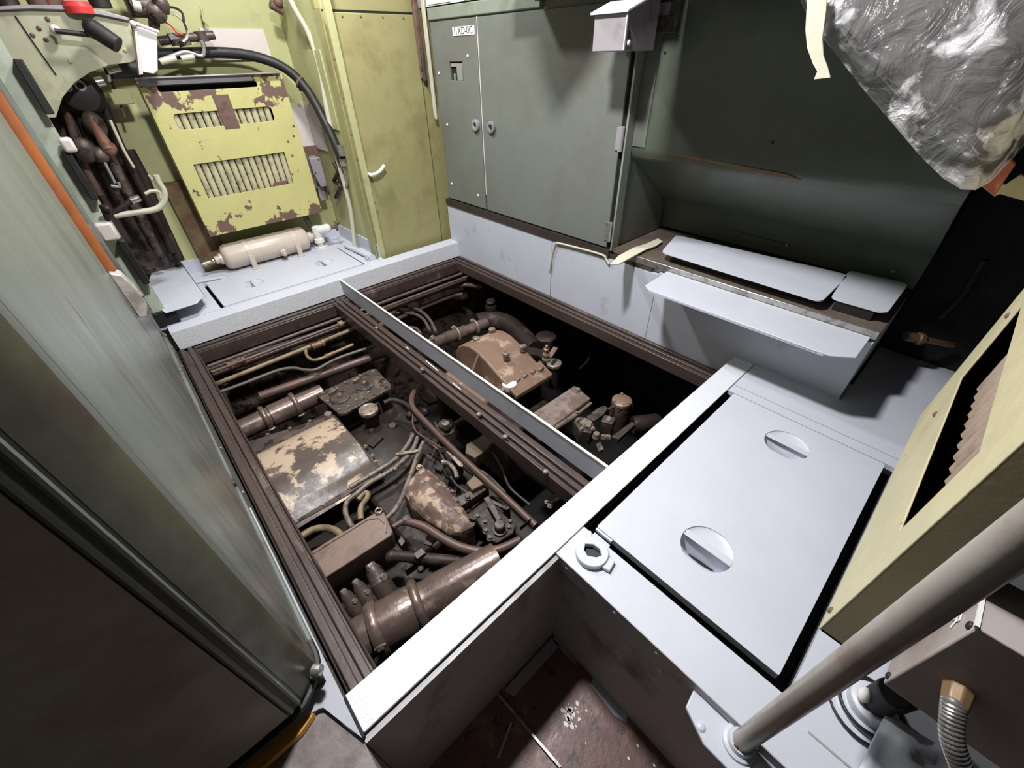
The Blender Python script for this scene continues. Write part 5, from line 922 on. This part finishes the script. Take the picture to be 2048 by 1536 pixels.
# ================================================================ tall cabinet at left
lc = thing('left_cabinet', 'tall pale grey-green cabinet with dark door filling the left foreground', 'cabinet', (-.4,1.3,-.02))
prof = [(-.130,2.0),(-.130,.655)] + [(p[0],p[1]) for p in arc(-.172,.655,.042,0,-45,4)[1:]] + [(-.165,.612),(-.195,.582)] + [(-.215,.572),(-1.2,.572),(-1.2,2.0)]
prof = [(-.130,2.0),(-.130,.665),(-.134,.640),(-.146,.618),(-.166,.598),(-.190,.580),(-.222,.570),(-1.2,.570),(-1.2,2.0)]
sh = MB().prism([(x,y,.03) for x,y in prof], (0,0,1.9)).build('cabinet_shell', CABLL, lc, smooth=True, ang=30)
fr = [(-.124,.66),(-.128,.637),(-.142,.612),(-.163,.591),(-.188,.573),(-.222,.562)]
MB().prism([(-.222,.562,.06),(-1.2,.562,.06),(-1.2,.570,.06),(-.222,.570,.06)], (0,0,1.8)).build('door_panel', CABD, lc)
MB().prism([(x,y,.05) for x,y in [(-.1325,.648),(-.141,.622),(-.162,.600),(-.187,.579),(-.190,.582),(-.165,.603),(-.144,.625),(-.135,.652)]], (0,0,1.85)).build('corner_band', M('corner_band_shade', S(88,88,68), S(66,56,46), thr=.55, soft=.1, sc=4, rough=.42, var=.18), lc)  # dark band carries the shade of the rounded corner in its colour
for (x, y) in ((-.196,.572),(-.214,.566)): MB().tube([(x,y,.06),(x,y,1.88)], .006, 8, False).build('corner_bead', CABLL, lc)
rim = [(-.128,.70),(-.128,.66),(-.132,.637),(-.145,.613),(-.165,.592),(-.189,.573),(-.224,.561),(-.6,.560),(-1.2,.560)]
MB().tube([(x,y,.034) for x,y in rim], .010, 8, False).build('rubber_rim', BLACK, lc)
rim2 = [(-.126,.70),(-.1265,.655),(-.130,.625),(-.144,.595),(-.166,.570),(-.191,.549),(-.224,.536),(-.6,.530),(-1.2,.530)]
m = MB(); n = len(rim2); m.add([(x,y,-.015) for x,y in rim2]+[(x-.001,y+.004,-.004) for x,y in rim2]+[(-.6,.75,-.004)],[(i,i+1,n+i+1,n+i) for i in range(n-1)]+[(n+i,n+i+1,2*n) for i in range(n-1)])
m.build('ochre_plinth', OCHRE, lc)
MB().box((-1.2,.60,-.02),(-.135,2.0,.03)).build('plinth_core', DARK, lc)
MB().lathe((-.140,.606,.075),(.7,-.7,.2),[(0,.014),(.012,.014),(.02,.012),(.026,.002)],14).build('latch_stud', STEEL, lc)
MB().box((-.155,.600,.045),(-.135,.628,.062)).build('latch_plate', BLACK, lc)
# second section with the orange strip, hinge and rounded post
l2 = thing('side_cabinet', 'narrow grey-green cabinet section with rounded post beyond the orange strip', 'cabinet', (-.3,2.4,0))
MB().box((-1.2,2.10,-.02),(-.1365,2.86,1.9)).build('section_shell', CABLL, l2, bevel=.004)
MB().cyl((-.150,2.88,.05),(-.150,2.88,1.9),.024,seg=16).build('rounded_post', CABLL, l2)
MB().box((-.20,2.002,-.02),(-.142,2.10,1.9)).build('recess_back', CABD, l2)
st('trim_10', MB().box((-.1295,1.4,-.118),(-.122,2.0,.05)).box((-.1355,2.0,-.118),(-.122,2.93,.02)).box((-.1295,.70,-.118),(-.122,1.4,.03)), CABLL)
one('orange_strip', MB().cyl((-.127,2.05,.665),(-.127,2.05,1.75),.022,seg=16), ORANGE, 'orange painted strip running up between the two left cabinets', 'strip', bevel=.003)
hi = thing('cabinet_hinge', 'bare metal hinge knuckle at the foot of the orange strip', 'hinge', (-.12,2.04,.55))
MB().prism([(-.128,2.00,.672),(-.098,2.00,.655),(-.084,2.00,.60),(-.082,2.00,.53),(-.100,2.00,.485),(-.128,2.00,.49)], (0,.07,0)).build('hinge_lug', M('worn_white_metal', S(206,200,194), S(160,150,140), thr=.5, soft=.1, sc=16, rough=.35, metal=.3), hi, bevel=.005)
MB().cyl((-.095,2.08,.47),(-.095,2.08,.56),.018).hexa((-.083,2.03,.56),(1,0,0),.010,.008).build('hinge_pin', STEEL, hi)
for k, (y, z) in enumerate(((2.70,.02),(2.55,-.03),(1.72,-.02),(1.42,-.03),(2.86,.03))): one('panel_screw', MB().ball((-.121,y,z), .008, (.6,1,1), 10, 6), STEEL, ['bright screw high on the left skirt near the far beam','bright screw on the left skirt just past the pit corner','bright screw on the left skirt beside the duct','bright screw on the left skirt beside the cream cover','bright screw at the foot of the rounded post'][k], 'screw', 'screws along the left skirt')
# black sealing strips standing past the cabinet
for k, (a, b, w) in enumerate((((-0.04,3.05,1.278),(-0.05,3.05,1.083),.028),((-0.062,3.05,0.941),(-0.078,3.05,0.726),.026),((-0.087,3.05,0.522),(-0.051,3.05,0.278),.028))):
    x = (a[0]+b[0])/2
    one('black_seal_strip', MB().obox(((x),3.05,(a[2]+b[2])/2),(w*.55,0,0),(0,.04,0),(0,0,abs(a[2]-b[2])/2)), BLACK, ['uppermost black sealing strip beside the left cabinet','middle black sealing strip beside the left cabinet','lowest black sealing strip above the grey side flap'][k], 'strip', 'black sealing strips at left', bevel=.004)
one('pinkish_clip', MB().obox((-0.098,3,0.583),(.035,0,.0),(0,.03,0),(0,0,.045)), PINKW, 'pinkish pale clip block between the middle and lowest black sealing strips', 'clip', bevel=.012)
one('pale_clip', MB().obox((-0.049,3.02,0.963),(.024,0,0),(0,.03,0),(0,0,.03)), PINKW, 'pale clip knob above the middle black sealing strip', 'clip', bevel=.012)
one('post_bracket', MB().cyl((-0.054,3,0.702),(-0.062,3,0.63),.018).ball((-0.048,2.98,0.685),.016), GRIMD, 'dark metal latch at the lower end of the middle black strip', 'latch')
one('seal_carrier', MB().box((-.17,3.085,.06),(-.06,3.14,1.9)), M('carrier_paint', S(176,184,168), S(140,140,122), thr=.6, soft=.1, sc=5, rough=.45, var=.1), 'pale grey-green carrier profile behind the black sealing strips', 'profile')
# ceiling lamps
for i, ((x, y, z), s_, e_) in enumerate(LAMPS):
    t = thing('ceiling_lamp', ('round white ceiling lamp above the near end of the pit','round white ceiling lamp above the far end of the pit')[i], 'lamp', (x,y,2.42), 'ceiling lamps')
    MB().lathe((x,y,2.42),(0,0,1),[(0,.14),(.02,.15),(.10,.15)],28).build('lamp_base', WHITE, t)
